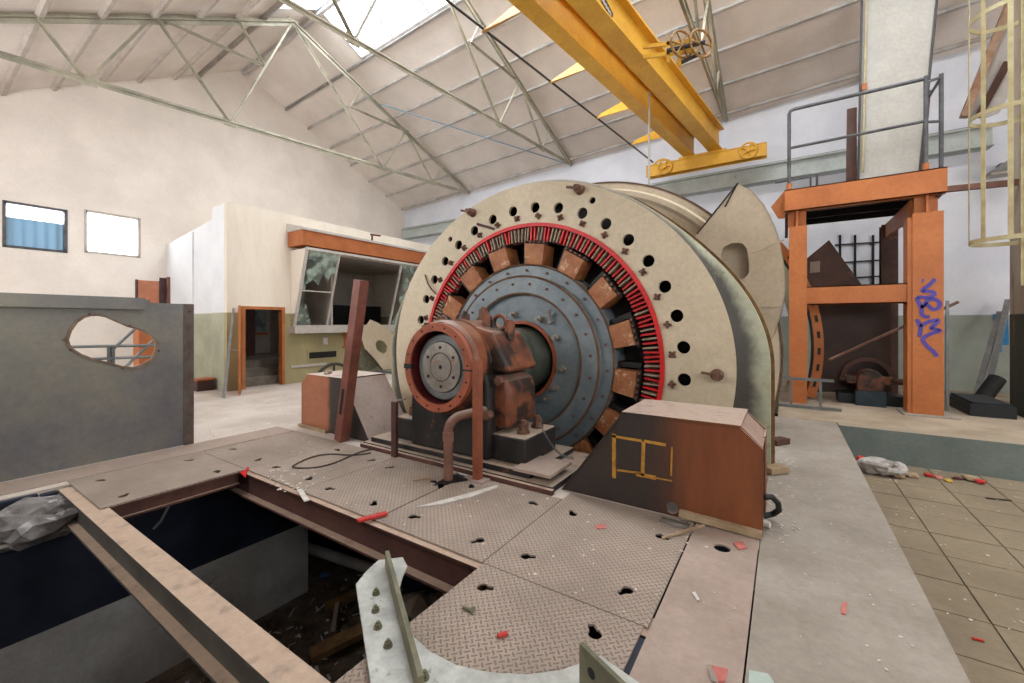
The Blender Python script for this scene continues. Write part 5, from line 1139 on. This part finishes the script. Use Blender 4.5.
single('paper_chip', 'pinkish paper chip lying on the concrete walkway', 'paper', MB().prism([PZ(842, 603, .002), PZ(847, 602, .002), PZ(846, 615, .002), PZ(841, 614, .002)], (0, 0, .004)), 'pinkrag')
single('timber_offcut', 'short timber offcut on the walkway beside the stator foot', 'timber', MB().bar(PZ(766, 470, .04), PZ(784, 468, .04), .14, .06), 'timber')
single('timber_offcut', 'dark offcut lying behind the pale one at the stator foot', 'timber', MB().bar(PZ(772, 442, .04), PZ(785, 440, .04), .14, .07), 'brownsheet')
single('crushed_can', 'small crushed cup beside the rusty cover corner', 'cup', MB().cyl(PZ(764, 523, .03), PZ(770, 525, .03), .03, .025, 10), 'paper')
zl = ZLOW
def LZ(u, v, h=.0): return PZ(u, v, zl + h)
b = MB(); bm = bmesh.new(); bmesh.ops.create_icosphere(bm, subdivisions=3, radius=.15)
for v in bm.verts:
    n_ = mn.noise(v.co * 11 + Vector((3, 1, 2))); v.co = Vector((v.co.x * 1.5, v.co.y * .9, v.co.z * .8)) * (1 + .55 * n_)
fs = [tuple(x.index for x in f.verts) for f in bm.faces]; b.add([v.co + LZ(880, 466, .12) for v in bm.verts], fs); bm.free()
single('plastic_bag', 'crumpled white plastic bag lying against the step', 'bag', b, 'plastic', smooth=False)
single('red_cup', 'red and white cup beside the white plastic bag', 'cup', MB().cyl(LZ(857, 464, .05), LZ(862, 458, .16), .06, .05, 12), 'tape')
for k, (u, v, r_, mt, lab) in enumerate(((897, 475, .09, 'timber', 'pale crumpled scrap nearest the plastic bag'), (912, 475, .08, 'timber', 'second pale scrap along the foot of the step'), (929, 475, .06, 'tape', 'bright red scrap along the foot of the step'), (938, 477, .05, 'pinkrag', 'pink scrap beside the bright red one'), (949, 480.5, .05, 'yellowbit', 'small yellow scrap on the sunken floor'), (957, 478, .05, 'darkred', 'dark red scrap beside the yellow one'), (969, 477.5, .10, 'timber', 'crumpled carton at the foot of the step'), (979, 481, .07, 'tape', 'red packet beside the crumpled carton'))):
    single('litter_scrap', lab, 'litter', MB().rock(LZ(u, v, r_ * .4), r_, 50 + k, .5), mt, smooth=False)
single('thin_twig', 'thin dark twig lying on the sunken tiles', 'twig', MB().bar(LZ(986, 498, .01), LZ(1011, 500.5, .01), .02, .015), 'cable')
single('orange_strip', 'thin orange strip lying on the sunken tiles near the walkway', 'strip', MB().bar(LZ(972, 638, .01), LZ(984, 641, .01), .015, .01), 'tape')
# fine chips too many to count
rr = random.Random(21); b = MB()
def chip(p, s):
    a = rr.uniform(0, PI); d1 = Vector((math.cos(a), math.sin(a), 0)) * s; d2 = Vector((-math.sin(a), math.cos(a), 0)) * s * rr.uniform(.3, .9)
    b.prism([p - d1 - d2, p + d1 - d2 * .5, p + d1 * .7 + d2, p - d1 * .6 + d2], (0, 0, .004))
for k in range(160): chip(Vector((rr.uniform(-.1, .66), rr.uniform(1.5, 8.0), .001)), rr.uniform(.003, .009))
for k in range(220): chip(Vector((rr.uniform(.75, 4), rr.uniform(2.2, 8.1), zl + .004)), rr.uniform(.004, .015))
for k in range(160): chip(Vector((rr.uniform(-6, -.2), rr.uniform(2.25, 3.38), .001)), rr.uniform(.004, .014))
for k in range(60): p = PZ(rr.uniform(268, 315), rr.uniform(468, 492), .001); chip(p, rr.uniform(.006, .022))
for k in range(160): chip(Vector((rr.uniform(-11, -6.6), rr.uniform(2.5, 8), -.003)), rr.uniform(.008, .022))
for k in range(80): chip(Vector((rr.uniform(-.13, .1), rr.uniform(3.6, 6.5), .001)), rr.uniform(.006, .016))
o = obj('floor_chips', b, mat('chips', (236, 226, 212), (206, 192, 174), 20, .9), smooth=False); o['kind'] = 'stuff'; o['label'] = 'scattered pale chips and plaster crumbs on the floors'; o['category'] = 'debris'
